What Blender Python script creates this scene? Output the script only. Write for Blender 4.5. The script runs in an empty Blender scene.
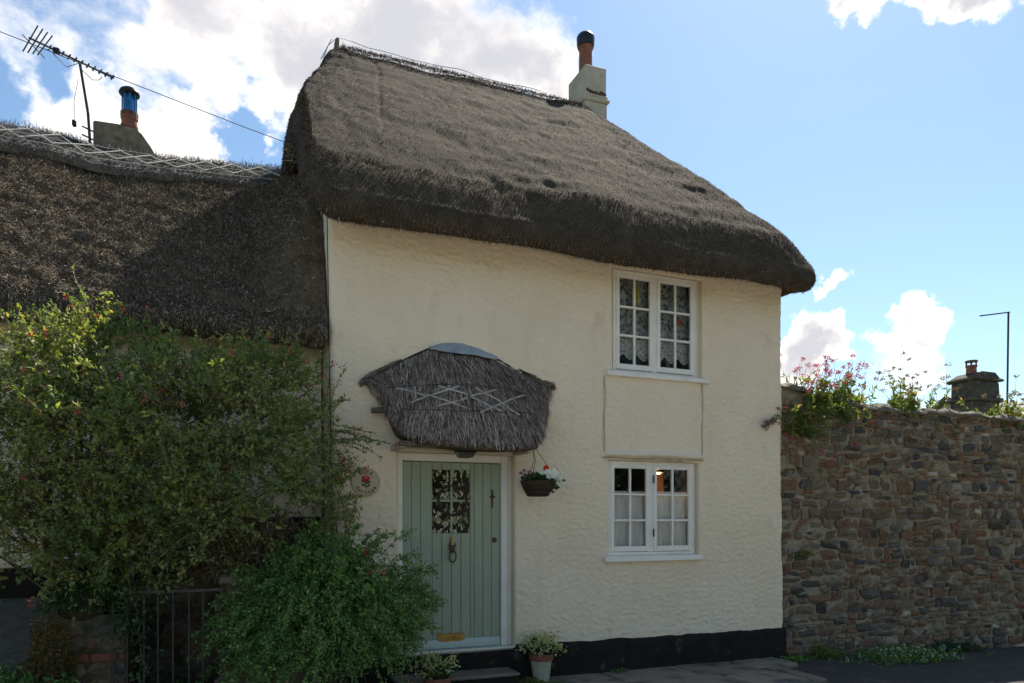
import bpy, math, random
import numpy as np
from math import sin, cos, pi, radians, atan, sqrt
from mathutils import Vector

# ------------------------------------------------------------------ camera, sky, sun, exposure
SC = bpy.context.scene
COL = SC.collection
YAW = radians(21.91)
cam_d = bpy.data.cameras.new('camera')
cam = bpy.data.objects.new('camera', cam_d)
COL.objects.link(cam)
cam.location = (0, -6.88, 1.6)
cam.rotation_euler = (pi / 2, 0, -YAW)
cam_d.sensor_width = 36
cam_d.lens = 720 / 1024 * 36
cam_d.shift_y = (520 - 341.5) / 1024
cam_d.clip_start = 0.05
cam_d.clip_end = 3000
SC.camera = cam

SUN_AZ, SUN_EL = radians(46), radians(52)          # azimuth from +Y towards +X
EXPOSURE = 1.57
SKY_STRENGTH = 0.12
sun_d = bpy.data.lights.new('sun', 'SUN')
sun_d.energy = 3.3
sun_d.angle = radians(0.53)
sun_d.color = (1.0, 0.93, 0.82)
sun = bpy.data.objects.new('sun', sun_d)
COL.objects.link(sun)
sdir = Vector((sin(SUN_AZ) * cos(SUN_EL), cos(SUN_AZ) * cos(SUN_EL), sin(SUN_EL)))
sun.rotation_euler = sdir.to_track_quat('Z', 'Y').to_euler()
sun.location = sdir * 40

SC.view_settings.view_transform = 'Standard'
SC.view_settings.look = 'None'
SC.view_settings.exposure = EXPOSURE
SC.view_settings.gamma = 1
SC.render.engine = 'CYCLES'
SC.cycles.use_denoising = True
SC.cycles.max_bounces = 8
SC.cycles.transparent_max_bounces = 24

W = bpy.data.worlds.new('World')
SC.world = W
W.use_nodes = True


def azel(a, e):
    a, e = radians(a), radians(e)
    return (sin(a) * cos(e), cos(a) * cos(e), sin(e))


def build_world():
    nt = W.node_tree
    nt.nodes.clear()
    N, L = nt.nodes.new, nt.links.new
    out = N('ShaderNodeOutputWorld')
    bg = N('ShaderNodeBackground')
    bg.inputs['Strength'].default_value = SKY_STRENGTH
    sky = N('ShaderNodeTexSky')
    sky.sky_type = 'NISHITA'
    sky.sun_disc = False
    sky.sun_elevation = SUN_EL
    sky.sun_rotation = SUN_AZ
    sky.air_density = 1.1
    sky.dust_density = 0.35
    sky.ozone_density = 1.6
    tc = N('ShaderNodeTexCoord')
    nrm = N('ShaderNodeVectorMath'); nrm.operation = 'NORMALIZE'
    L(tc.outputs['Generated'], nrm.inputs[0])

    def noise(scale, detail, rough, dist=0.0, off=(0, 0, 0), flat=1.6):
        mp = N('ShaderNodeMapping')
        mp.inputs['Location'].default_value = off
        mp.inputs['Scale'].default_value = (1, 1, flat)
        L(nrm.outputs[0], mp.inputs[0])
        n = N('ShaderNodeTexNoise')
        n.inputs['Scale'].default_value = scale
        n.inputs['Detail'].default_value = detail
        n.inputs['Roughness'].default_value = rough
        n.inputs['Distortion'].default_value = dist
        L(mp.outputs[0], n.inputs['Vector'])
        return n.outputs['Fac']

    def m(op, a, b, clamp=False):
        n = N('ShaderNodeMath'); n.operation = op; n.use_clamp = clamp
        for i, v in enumerate((a, b)):
            if isinstance(v, (int, float)):
                n.inputs[i].default_value = v
            else:
                L(v, n.inputs[i])
        return n.outputs[0]

    def ramp(v, a, b, c=0.0, d=1.0, smooth=True):
        n = N('ShaderNodeMapRange')
        if smooth:
            n.interpolation_type = 'SMOOTHSTEP'
        n.inputs['From Min'].default_value = a; n.inputs['From Max'].default_value = b
        n.inputs['To Min'].default_value = c; n.inputs['To Max'].default_value = d
        L(v, n.inputs['Value'])
        return n.outputs[0]

    wob = noise(7.0, 3, 0.6, off=(3, 1, 7), flat=1.0)
    # cloud banks and clear gaps: (azimuth, elevation, radius, weight); one unit of weight fills a bank
    blobs = CLOUDS
    # the banks have ragged outlines: their shape is drawn through a turbulent field
    def nvec(scale, det, off):
        mp = N('ShaderNodeMapping'); mp.inputs['Location'].default_value = off
        L(nrm.outputs[0], mp.inputs[0])
        n = N('ShaderNodeTexNoise'); n.inputs['Scale'].default_value = scale; n.inputs['Detail'].default_value = det; n.inputs['Roughness'].default_value = .6
        L(mp.outputs[0], n.inputs['Vector'])
        s = N('ShaderNodeVectorMath'); s.operation = 'SUBTRACT'; s.inputs[1].default_value = (.5, .5, .5); L(n.outputs['Color'], s.inputs[0])
        return s.outputs[0]
    def vma(a, b, k):
        n = N('ShaderNodeVectorMath'); n.operation = 'MULTIPLY_ADD'; L(a, n.inputs[0]); n.inputs[1].default_value = (k, k, k); L(b, n.inputs[2])
        return n.outputs[0]
    warped = vma(nvec(11, 6, (2, 7, 1)), nrm.outputs[0], .17)
    acc = None
    for az, el, rad, wt in blobs:
        d = N('ShaderNodeVectorMath'); d.operation = 'DISTANCE'
        L(warped, d.inputs[0]); d.inputs[1].default_value = azel(az, el)
        v = ramp(d.outputs['Value'], radians(rad) * 0.1, radians(rad) * 1.5, wt, 0.0)
        acc = v if acc is None else m('ADD', acc, v)
    n1 = noise(5.2, 9, 0.58, 0.3, off=(4.3, 2.1, 0.4))
    n2 = noise(13.0, 6, 0.6, 0.2, off=(1.3, 5.1, 2.4))
    base = m('ADD', m('MULTIPLY', m('SUBTRACT', n1, 0.5), 2.4), m('MULTIPLY', m('SUBTRACT', n2, 0.5), 1.3))
    dens = m('ADD', base, acc)
    mask = ramp(dens, 0.05, 1.0)
    # thick cloud turns grey underneath, thin edges are white
    thick = ramp(m('ADD', dens, m('MULTIPLY', m('SUBTRACT', noise(5.0, 6, 0.6, off=(8, 3, 5)), 0.5), 2.8)), -0.1, 1.9)
    cc = N('ShaderNodeMix'); cc.data_type = 'RGBA'
    cc.inputs['A'].default_value = CLOUD_LIT
    cc.inputs['B'].default_value = CLOUD_GREY
    L(thick, cc.inputs['Factor'])
    tint = N('ShaderNodeMix'); tint.data_type = 'RGBA'; tint.blend_type = 'MULTIPLY'
    tint.inputs['Factor'].default_value = 1.0
    tint.inputs['B'].default_value = SKY_TINT
    L(sky.outputs[0], tint.inputs['A'])
    fin = N('ShaderNodeMix'); fin.data_type = 'RGBA'
    L(mask, fin.inputs['Factor']); L(tint.outputs['Result'], fin.inputs['A']); L(cc.outputs['Result'], fin.inputs['B'])
    L(fin.outputs['Result'], bg.inputs['Color'])
    L(bg.outputs[0], out.inputs['Surface'])


SKY_TINT = (.405, .445, .45, 1)
CLOUD_LIT = (5.2, 4.8, 4.3, 1)
CLOUD_GREY = (2.05, 2.05, 2.2, 1)
CLOUDS = [(-3.8, 26.9, 4.5, 1.0), (-6.7, 24.9, 3.0, 0.8), (-0.5, 26.0, 2.6, 0.9), (-10.8, 24.9, 2.1, 0.9), (-8.5, 28.1, 2.2, 0.35), (-12.4, 28.8, 3.1, 0.45), (-7.3, 32.2, 3.2, 0.35), (-2.2, 32.4, 2.6, 0.7),
          (2.6, 33.2, 5.3, 0.9), (10.0, 34.2, 5.4, 0.9), (17.0, 34.9, 4.9, 0.9), (22.5, 32.6, 3.8, 0.95), (24.5, 30.8, 2.6, 0.8), (5.5, 30.9, 3.7, 0.7), (13.1, 32.3, 3.8, 0.7), (3.7, 28.3, 1.4, 0.5),
          (-10.2, 26.8, 1.5, -0.6), (-7.3, 30.2, 1.7, -0.35), (-2.5, 30.1, 1.6, -0.5), (2.8, 25.9, 1.9, -0.7), (2.8, 29.7, 1.2, -0.5), (44.7, 13.7, 2.3, 1.3), (43.7, 12.0, 2.6, 1.2), (46.1, 12.2, 1.7, 1.0),
          (50.0, 13.7, 1.6, 1.3), (51.8, 12.5, 1.4, 1.2), (46.7, 17.6, 1.4, 1.5), (45.4, 17.1, 1.1, 1.3), (50.5, 11.4, 2.6, 0.8), (53.8, 11.3, 1.9, 0.5), (47.7, 33.6, 2.0, 1.6), (52.6, 32.8, 2.6, 1.7), (56.6, 31.8, 3.0, 1.7),
          (38.0, 26.3, 11.1, -1.3), (50.2, 22.6, 9.1, -1.3), (56.0, 20.2, 6.9, -1.1), (32.0, 31.0, 3.8, -0.8), (55.5, 12.4, 3.7, -0.7), (40.9, 16.1, 3.5, -0.3)]
build_world()

# ------------------------------------------------------------------ numpy noise
rng = np.random.default_rng(7)
random.seed(7)


def _hash(ix, iy, iz, seed):
    h = (ix.astype(np.int64) * 374761393 + iy.astype(np.int64) * 668265263 + iz.astype(np.int64) * 2147483647 + seed * 974711) & 0xffffffff
    h = ((h ^ (h >> 13)) * 1274126177) & 0xffffffff
    h = (h ^ (h >> 16)) & 0xffffff
    return h / float(0xffffff)


def vnoise(x, y, z, seed=0):
    x, y, z = np.broadcast_arrays(np.asarray(x, float), np.asarray(y, float), np.asarray(z, float))
    ix, iy, iz = np.floor(x), np.floor(y), np.floor(z)
    fx, fy, fz = x - ix, y - iy, z - iz
    fx, fy, fz = (f * f * (3 - 2 * f) for f in (fx, fy, fz))
    r = 0
    for dx in (0, 1):
        for dy in (0, 1):
            for dz in (0, 1):
                w = (fx if dx else 1 - fx) * (fy if dy else 1 - fy) * (fz if dz else 1 - fz)
                r = r + w * _hash(ix + dx, iy + dy, iz + dz, seed)
    return r * 2 - 1


def fbm(x, y, z, seed=0, oct=3, gain=.5):
    r, a = 0, 1.0
    for k in range(oct):
        f = 2.03 ** k
        r = r + a * vnoise(np.asarray(x) * f, np.asarray(y) * f, np.asarray(z) * f, seed + k * 17)
        a *= gain
    return r


# ------------------------------------------------------------------ objects
def world_off(o):
    v = Vector((0, 0, 0))
    while o is not None:
        v = v + Vector(o.location)
        o = o.parent
    return v


def thing(name, label, cat, loc=(0, 0, 0), group=None):
    o = bpy.data.objects.new(name, None)
    o.empty_display_size = 0.2
    COL.objects.link(o)
    o.location = loc
    tag(o, label, cat, group)
    return o


def tag(o, label=None, cat=None, group=None, kind=None):
    if label: o['label'] = label
    if cat: o['category'] = cat
    if group: o['group'] = group
    if kind: o['kind'] = kind
    return o


def np_mesh(name, V, F, smooth=False):
    V = np.asarray(V, np.float32); F = np.asarray(F, np.int32)
    me = bpy.data.meshes.new(name)
    n, k = F.shape
    me.vertices.add(len(V)); me.vertices.foreach_set('co', V.ravel())
    me.loops.add(n * k); me.loops.foreach_set('vertex_index', F.ravel())
    me.polygons.add(n)
    me.polygons.foreach_set('loop_start', np.arange(0, n * k, k, dtype=np.int32))
    me.polygons.foreach_set('loop_total', np.full(n, k, np.int32))
    if smooth:
        me.polygons.foreach_set('use_smooth', np.ones(n, bool))
    me.update(calc_edges=True)
    me.validate()
    return me


def link(name, me, mat, parent=None, kind=None):
    o = bpy.data.objects.new(name, me)
    COL.objects.link(o)
    if mat is not None:
        me.materials.append(mat)
    o.parent = parent
    if kind: o['kind'] = kind
    return o


def np_obj(name, V, F, mat, parent=None, smooth=False, kind=None):
    """V in world coordinates; moved into the parent's frame."""
    V = np.asarray(V, float)
    off = world_off(parent) if parent is not None else Vector((0, 0, 0))
    return link(name, np_mesh(name, V - np.array(off), F, smooth), mat, parent, kind)


class MB:
    """collects simple shapes given in world coordinates; build() links them as one object"""

    def __init__(s):
        s.v, s.f = [], []

    def add(s, v, f):
        b = len(s.v)
        s.v += [tuple(p) for p in v]
        s.f += [tuple(i + b for i in q) for q in f]
        return s

    def box(s, x0, x1, y0, y1, z0, z1, bev=0.0, jit=0.0):
        if bev <= 0:
            v = [(x, y, z) for x in (x0, x1) for y in (y0, y1) for z in (z0, z1)]
            if jit:
                v = [tuple(c + random.uniform(-jit, jit) for c in p) for p in v]
            return s.add(v, [(0, 1, 3, 2), (4, 6, 7, 5), (0, 4, 5, 1), (2, 3, 7, 6), (0, 2, 6, 4), (1, 5, 7, 3)])
        b = min(bev, (x1 - x0) * .45, (y1 - y0) * .45, (z1 - z0) * .45)
        v = []; idx = {}
        for i, x in enumerate((x0, x1)):
            for j, y in enumerate((y0, y1)):
                for k, z in enumerate((z0, z1)):
                    sx, sy, sz = (b if i == 0 else -b), (b if j == 0 else -b), (b if k == 0 else -b)
                    o = [random.uniform(-jit, jit) for _ in range(3)] if jit else (0, 0, 0)
                    for a, p in enumerate(((x, y + sy, z + sz), (x + sx, y, z + sz), (x + sx, y + sy, z))):
                        idx[i, j, k, a] = len(v); v.append((p[0] + o[0], p[1] + o[1], p[2] + o[2]))
        f = []
        for i in (0, 1):
            f.append([idx[i, j, k, 0] for j, k in ((0, 0), (0, 1), (1, 1), (1, 0))])
            f.append([idx[j, i, k, 1] for j, k in ((0, 0), (0, 1), (1, 1), (1, 0))])
            f.append([idx[j, k, i, 2] for j, k in ((0, 0), (0, 1), (1, 1), (1, 0))])
        for i in (0, 1):
            for j in (0, 1):
                f.append([idx[0, i, j, 1], idx[1, i, j, 1], idx[1, i, j, 2], idx[0, i, j, 2]])
                f.append([idx[i, 0, j, 0], idx[i, 1, j, 0], idx[i, 1, j, 2], idx[i, 0, j, 2]])
                f.append([idx[i, j, 0, 0], idx[i, j, 1, 0], idx[i, j, 1, 1], idx[i, j, 0, 1]])
                for k in (0, 1):
                    f.append([idx[i, j, k, 0], idx[i, j, k, 1], idx[i, j, k, 2]])
        s.add(v, f)
        fs = s.f[-len(f):]
        c = ((x0 + x1) / 2, (y0 + y1) / 2, (z0 + z1) / 2)
        for q in range(len(f)):            # outward winding
            p = [Vector(s.v[i]) for i in fs[q]]
            n = (p[1] - p[0]).cross(p[2] - p[0])
            m = sum(p, Vector()) / len(p) - Vector(c)
            if n.dot(m) < 0:
                s.f[len(s.f) - len(f) + q] = tuple(reversed(fs[q]))
        return s

    def tube(s, pts, r, n=6, caps=True):
        pts = [Vector(p) for p in pts]
        rs = r if isinstance(r, (list, tuple)) else [r] * len(pts)
        rings = []
        up = Vector((0.3, 0.2, 1)).normalized()
        v = []
        for i, p in enumerate(pts):
            d = (pts[min(i + 1, len(pts) - 1)] - pts[max(i - 1, 0)]).normalized()
            if abs(d.dot(up)) > .97: up = Vector((1, .1, .2)).normalized()
            a = d.cross(up).normalized(); b = a.cross(d).normalized()
            ring = []
            for k in range(n):
                t = 2 * pi * k / n
                ring.append(len(v)); v.append(p + (a * cos(t) + b * sin(t)) * rs[i])
            rings.append(ring)
        f = []
        for i in range(len(rings) - 1):
            for k in range(n):
                f.append((rings[i][k], rings[i][(k + 1) % n], rings[i + 1][(k + 1) % n], rings[i + 1][k]))
        if caps:
            f.append(tuple(reversed(rings[0]))); f.append(tuple(rings[-1]))
        return s.add(v, f)

    def lathe(s, c, prof, n=20, axis='z'):
        v, f = [], []
        for r, h in prof:
            for k in range(n):
                t = 2 * pi * k / n
                a, b = r * cos(t), r * sin(t)
                v.append((c[0] + a, c[1] + b, c[2] + h) if axis == 'z' else (c[0] + a, c[1] - h, c[2] + b))
        for i in range(len(prof) - 1):
            for k in range(n):
                q = (i * n + k, i * n + (k + 1) % n, (i + 1) * n + (k + 1) % n, (i + 1) * n + k)
                f.append(q)
        f.append(tuple(range(n - 1, -1, -1)))
        f.append(tuple((len(prof) - 1) * n + k for k in range(n)))
        return s.add(v, f)

    def prism(s, poly, d0, d1, plane='xz'):
        """poly extruded along the third axis"""
        n = len(poly)
        def P(a, b, d):
            return (a, d, b) if plane == 'xz' else ((a, b, d) if plane == 'xy' else (d, a, b))
        v = [P(a, b, d0) for a, b in poly] + [P(a, b, d1) for a, b in poly]
        f = [tuple(range(n)), tuple(range(2 * n - 1, n - 1, -1))]
        f += [(i, i + n, (i + 1) % n + n, (i + 1) % n) for i in range(n)]
        return s.add(v, f)

    def ball(s, c, r, n=8, m=5, sq=(1, 1, 1)):
        v, f = [], []
        for i in range(m + 1):
            a = pi * i / m
            for k in range(n):
                t = 2 * pi * k / n
                v.append((c[0] + r * sq[0] * sin(a) * cos(t), c[1] + r * sq[1] * sin(a) * sin(t), c[2] + r * sq[2] * cos(a)))
        for i in range(m):
            for k in range(n):
                f.append((i * n + k, (i + 1) * n + k, (i + 1) * n + (k + 1) % n, i * n + (k + 1) % n))
        return s.add(v, f)

    def build(s, name, mat, parent=None, smooth=False, kind=None):
        off = world_off(parent) if parent is not None else Vector((0, 0, 0))
        me = bpy.data.meshes.new(name)
        me.from_pydata([(x - off.x, y - off.y, z - off.z) for x, y, z in s.v], [], s.f)
        if smooth:
            me.polygons.foreach_set('use_smooth', [True] * len(me.polygons))
        me.update()
        return link(name, me, mat, parent, kind)


def text_shapes(txt, size, depth=0.002, bold=0.0):
    """the letters as (vertices, faces) in the xz plane, facing -y, origin at the left of the baseline"""
    c = bpy.data.curves.new('lettering', 'FONT')
    c.body = txt; c.size = size; c.extrude = depth; c.offset = bold; c.resolution_u = 3
    o = bpy.data.objects.new('lettering', c)
    COL.objects.link(o)
    dg = bpy.context.evaluated_depsgraph_get()
    me = bpy.data.meshes.new_from_object(o.evaluated_get(dg))
    v = [(p.co.x, -p.co.z, p.co.y) for p in me.vertices]
    f = [tuple(q.vertices) for q in me.polygons]
    bpy.data.objects.remove(o); bpy.data.meshes.remove(me); bpy.data.curves.remove(c)
    return v, f


# ------------------------------------------------------------------ materials
def new_mat(name):
    m = bpy.data.materials.new(name)
    m.use_nodes = True
    nt = m.node_tree
    b = nt.nodes['Principled BSDF']
    return m, nt, nt.nodes.new, nt.links.new, b


def ramp_node(nt, stops, interp='LINEAR'):
    r = nt.nodes.new('ShaderNodeValToRGB')
    r.color_ramp.interpolation = interp
    e = r.color_ramp.elements
    while len(e) < len(stops): e.new(0.5)
    for i, (p, c) in enumerate(stops):
        e[i].position = p; e[i].color = tuple(c) + (1,)
    return r


def surf(name, stops, scale=6, detail=6, rough=.85, bump=0.0, bscale=40, bdist=.02, spec=.3, metal=0.0, stretch=(1, 1, 1), nrough=.6, layer=None):
    """noise-coloured surface; layer = (stops colour, scale, lo, hi) adds blotches with their own outline"""
    m, nt, N, L, b = new_mat(name)
    tc = N('ShaderNodeTexCoord'); mp = N('ShaderNodeMapping'); mp.inputs['Scale'].default_value = stretch
    L(tc.outputs['Object'], mp.inputs[0])
    n = N('ShaderNodeTexNoise'); n.inputs['Scale'].default_value = scale; n.inputs['Detail'].default_value = detail; n.inputs['Roughness'].default_value = nrough
    L(mp.outputs[0], n.inputs['Vector'])
    r = ramp_node(nt, stops); L(n.outputs['Fac'], r.inputs[0])
    col = r.outputs[0]
    if layer:
        lc, ls, lo, hi = layer
        n2 = N('ShaderNodeTexNoise'); n2.inputs['Scale'].default_value = ls; n2.inputs['Detail'].default_value = 8; n2.inputs['Roughness'].default_value = .65
        L(mp.outputs[0], n2.inputs['Vector'])
        mr = N('ShaderNodeMapRange'); mr.inputs['From Min'].default_value = lo; mr.inputs['From Max'].default_value = hi
        L(n2.outputs['Fac'], mr.inputs['Value'])
        mx = N('ShaderNodeMix'); mx.data_type = 'RGBA'; mx.inputs['B'].default_value = tuple(lc) + (1,)
        L(mr.outputs[0], mx.inputs['Factor']); L(col, mx.inputs['A']); col = mx.outputs['Result']
    L(col, b.inputs['Base Color'])
    b.inputs['Roughness'].default_value = rough
    b.inputs['Specular IOR Level'].default_value = spec
    b.inputs['Metallic'].default_value = metal
    if bump:
        n3 = N('ShaderNodeTexNoise'); n3.inputs['Scale'].default_value = bscale; n3.inputs['Detail'].default_value = 5
        L(mp.outputs[0], n3.inputs['Vector'])
        bp = N('ShaderNodeBump'); bp.inputs['Strength'].default_value = bump; bp.inputs['Distance'].default_value = bdist
        L(n3.outputs['Fac'], bp.inputs['Height']); L(bp.outputs[0], b.inputs['Normal'])
    return m


def island(name, stops, rough=.6, translucent=0.0, spec=.3, per_object=False, bump=0, bscale=30, patch=None):
    """each loose piece takes its own colour from the stops; translucent for leaves"""
    m, nt, N, L, b = new_mat(name)
    if per_object:
        g = N('ShaderNodeObjectInfo'); fac = g.outputs['Random']
    else:
        g = N('ShaderNodeNewGeometry'); fac = g.outputs['Random Per Island']
    r = ramp_node(nt, stops, 'LINEAR'); L(fac, r.inputs[0])
    col = r.outputs[0]
    tc = N('ShaderNodeTexCoord')
    if patch:
        pc, ps, lo, hi = patch
        n2 = N('ShaderNodeTexNoise'); n2.inputs['Scale'].default_value = ps; n2.inputs['Detail'].default_value = 4
        L(tc.outputs['Object'], n2.inputs['Vector'])
        mr = N('ShaderNodeMapRange'); mr.inputs['From Min'].default_value = lo; mr.inputs['From Max'].default_value = hi
        L(n2.outputs['Fac'], mr.inputs['Value'])
        mx = N('ShaderNodeMix'); mx.data_type = 'RGBA'; mx.inputs['B'].default_value = tuple(pc) + (1,)
        L(mr.outputs[0], mx.inputs['Factor']); L(col, mx.inputs['A']); col = mx.outputs['Result']
    L(col, b.inputs['Base Color'])
    b.inputs['Roughness'].default_value = rough
    b.inputs['Specular IOR Level'].default_value = spec
    if bump:
        n3 = N('ShaderNodeTexNoise'); n3.inputs['Scale'].default_value = bscale; n3.inputs['Detail'].default_value = 6
        L(tc.outputs['Object'], n3.inputs['Vector'])
        bp = N('ShaderNodeBump'); bp.inputs['Strength'].default_value = bump; bp.inputs['Distance'].default_value = .02
        L(n3.outputs['Fac'], bp.inputs['Height']); L(bp.outputs[0], b.inputs['Normal'])
    if translucent:
        t = N('ShaderNodeBsdfTranslucent')
        br = N('ShaderNodeMix'); br.data_type = 'RGBA'; br.blend_type = 'MULTIPLY'; br.inputs['Factor'].default_value = 1; br.inputs['B'].default_value = (1.6, 1.55, .6, 1)
        L(col, br.inputs['A']); L(br.outputs['Result'], t.inputs['Color'])
        mx = N('ShaderNodeMixShader'); mx.inputs[0].default_value = translucent
        L(b.outputs[0], mx.inputs[1]); L(t.outputs[0], mx.inputs[2])
        L(mx.outputs[0], nt.nodes['Material Output'].inputs['Surface'])
    return m


def glass_mat(name, tint=(1, 1, 1), wav=0.0):
    m, nt, N, L, b = new_mat(name)
    nt.nodes.remove(b)
    tr = N('ShaderNodeBsdfTransparent'); tr.inputs[0].default_value = tuple(tint) + (1,)
    gl = N('ShaderNodeBsdfGlossy'); gl.inputs['Roughness'].default_value = 0.02
    fr = N('ShaderNodeFresnel'); fr.inputs['IOR'].default_value = 1.7
    if wav:
        tc = N('ShaderNodeTexCoord'); n = N('ShaderNodeTexNoise'); n.inputs['Scale'].default_value = 5; L(tc.outputs['Object'], n.inputs['Vector'])
        bp = N('ShaderNodeBump'); bp.inputs['Strength'].default_value = wav; bp.inputs['Distance'].default_value = .02
        L(n.outputs['Fac'], bp.inputs['Height']); L(bp.outputs[0], gl.inputs['Normal'])
    mx = N('ShaderNodeMixShader')
    L(fr.outputs[0], mx.inputs[0]); L(tr.outputs[0], mx.inputs[1]); L(gl.outputs[0], mx.inputs[2])
    L(mx.outputs[0], nt.nodes['Material Output'].inputs['Surface'])
    return m


def lace_mat(name, col, scale, lo, hi, floor=.25):
    """net cloth: threads and gaps from a pattern"""
    m, nt, N, L, b = new_mat(name)
    tc = N('ShaderNodeTexCoord')
    v = N('ShaderNodeTexVoronoi'); v.inputs['Scale'].default_value = scale
    n = N('ShaderNodeTexNoise'); n.inputs['Scale'].default_value = scale * .9; n.inputs['Detail'].default_value = 3
    L(tc.outputs['Object'], v.inputs['Vector']); L(tc.outputs['Object'], n.inputs['Vector'])
    a = N('ShaderNodeMath'); a.operation = 'ADD'; L(v.outputs['Distance'], a.inputs[0]); L(n.outputs['Fac'], a.inputs[1])
    mr = N('ShaderNodeMapRange'); mr.inputs['From Min'].default_value = lo; mr.inputs['From Max'].default_value = hi
    mr.inputs['To Min'].default_value = floor
    L(a.outputs[0], mr.inputs['Value'])
    b.inputs['Base Color'].default_value = tuple(col) + (1,); b.inputs['Roughness'].default_value = .9
    tr = N('ShaderNodeBsdfTransparent'); mx = N('ShaderNodeMixShader')
    L(mr.outputs[0], mx.inputs[0]); L(tr.outputs[0], mx.inputs[1]); L(b.outputs[0], mx.inputs[2])
    L(mx.outputs[0], nt.nodes['Material Output'].inputs['Surface'])
    return m


def emit_mat(name, col, s):
    m, nt, N, L, b = new_mat(name)
    b.inputs['Base Color'].default_value = tuple(col) + (1,)
    b.inputs['Emission Color'].default_value = tuple(col) + (1,)
    b.inputs['Emission Strength'].default_value = s
    return m


M = {}
M['render'] = surf('roughcast', [(.3, (.765, .65, .48)), (.55, (.82, .705, .54)), (.8, (.835, .73, .58))], scale=1.1, detail=8, rough=.92, bump=.8, bscale=85, bdist=.014, spec=.15,
                   layer=((.56, .48, .34), 2.3, .60, .80))
def weather(m, col, scale, stretch, lo, hi, amount):
    """rain streaks and grime with an outline of their own over a painted surface"""
    nt = m.node_tree; N, L = nt.nodes.new, nt.links.new
    b = nt.nodes['Principled BSDF']; old = b.inputs['Base Color'].links[0].from_socket
    tc = N('ShaderNodeTexCoord'); mp = N('ShaderNodeMapping'); mp.inputs['Scale'].default_value = stretch; L(tc.outputs['Object'], mp.inputs[0])
    n = N('ShaderNodeTexNoise'); n.inputs['Scale'].default_value = scale; n.inputs['Detail'].default_value = 7; n.inputs['Roughness'].default_value = .62; L(mp.outputs[0], n.inputs['Vector'])
    r = N('ShaderNodeMapRange'); r.inputs['From Min'].default_value = lo; r.inputs['From Max'].default_value = hi; r.inputs['To Max'].default_value = amount; L(n.outputs['Fac'], r.inputs['Value'])
    x = N('ShaderNodeMix'); x.data_type = 'RGBA'; x.inputs['B'].default_value = tuple(col) + (1,)
    L(r.outputs[0], x.inputs['Factor']); L(old, x.inputs['A']); L(x.outputs['Result'], b.inputs['Base Color'])


weather(M['render'], (.47, .42, .32), 3.2, (1.6, 1, .22), .56, .85, .30)
weather(M['render'], (.40, .37, .29), 9, (1, 1, 1), .66, .82, .35)
M['stack'] = surf('stack_render', [(.3, (.31, .28, .22)), (.6, (.45, .405, .325)), (.8, (.53, .485, .40))], scale=3, rough=.9, bump=.3, bscale=30, spec=.15, layer=((.3, .26, .2), 5, .62, .72))
M['plinth'] = surf('black_masonry_paint', [(.3, (.012, .0105, .009)), (.7, (.022, .019, .016))], scale=5, rough=.75, bump=.5, bscale=45, bdist=.012, spec=.15, layer=((.11, .098, .082), 7, .60, .74))
M['thatch'] = surf('netted_thatch', [(.25, (.036, .029, .022)), (.5, (.085, .068, .051)), (.75, (.155, .126, .095))], scale=5, detail=10, rough=.95, bump=1.0, bscale=80, bdist=.03, spec=.08, stretch=(1, 1, 1), nrough=.75, layer=((.075, .063, .05), 1.1, .48, .95))
M['thatch2'] = surf('old_thatch', [(.3, (.055, .043, .031)), (.5, (.115, .092, .066)), (.75, (.19, .153, .11))], scale=9, detail=10, rough=.95, bump=.9, bscale=70, bdist=.03, spec=.08, nrough=.75)
straw_stops = [(0, (.034, .028, .021)), (.45, (.082, .067, .05)), (.8, (.145, .12, .091)), (1, (.28, .237, .18))]
M['straw'] = island('weathered_straw', straw_stops, rough=.9, spec=.15)
M['straw_lip'] = island('dark_straw_ends', [(0, (.035, .028, .021)), (.5, (.115, .094, .07)), (.85, (.25, .21, .16)), (1, (.44, .38, .30))], rough=.95, spec=.1)
M['straw2'] = island('brown_straw', [(0, (.035, .029, .023)), (.5, (.125, .102, .077)), (.85, (.27, .225, .17)), (1, (.56, .49, .40))], rough=.85, spec=.2)
M['straw_porch'] = island('porch_straw', [(0, (.05, .038, .03)), (.35, (.18, .14, .115)), (.7, (.36, .295, .245)), (1, (.66, .57, .48))], rough=.8, spec=.2)
M['ridge'] = surf('ridge_straw', [(.3, (.075, .071, .066)), (.55, (.145, .138, .128)), (.8, (.23, .22, .205))], scale=14, detail=9, rough=.95, bump=.8, bscale=60, spec=.1, stretch=(1, 1, 1))
M['straw_ridge'] = island('grey_straw', [(0, (.06, .055, .05)), (.5, (.14, .13, .118)), (1, (.30, .28, .25))], rough=.85)
M['spar'] = surf('hazel_spar', [(.3, (.31, .295, .27)), (.7, (.48, .455, .42))], scale=25, rough=.8, spec=.2)
M['wire'] = surf('dark_wire', [(.4, (.03, .032, .036)), (.7, (.06, .065, .07))], scale=20, rough=.6, metal=.4)
M['blue_net'] = surf('blue_netting', [(.3, (.38, .52, .68)), (.7, (.6, .70, .80))], scale=20, rough=.7)
M['white'] = surf('white_gloss_paint', [(.3, (.72, .69, .63)), (.7, (.82, .795, .74))], scale=7, rough=.42, spec=.4, bump=.08, bscale=25, layer=((.52, .49, .43), 16, .68, .78))
M['cream_wood'] = surf('cream_painted_wood', [(.3, (.55, .50, .39)), (.7, (.66, .61, .5))], scale=5, rough=.6, bump=.15, bscale=30, layer=((.4, .33, .24), 11, .64, .75))
M['cream_worn'] = surf('worn_cream_wood', [(.3, (.42, .37, .28)), (.7, (.56, .51, .41))], scale=8, rough=.7, bump=.25, bscale=30, layer=((.22, .17, .12), 14, .6, .72))
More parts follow.
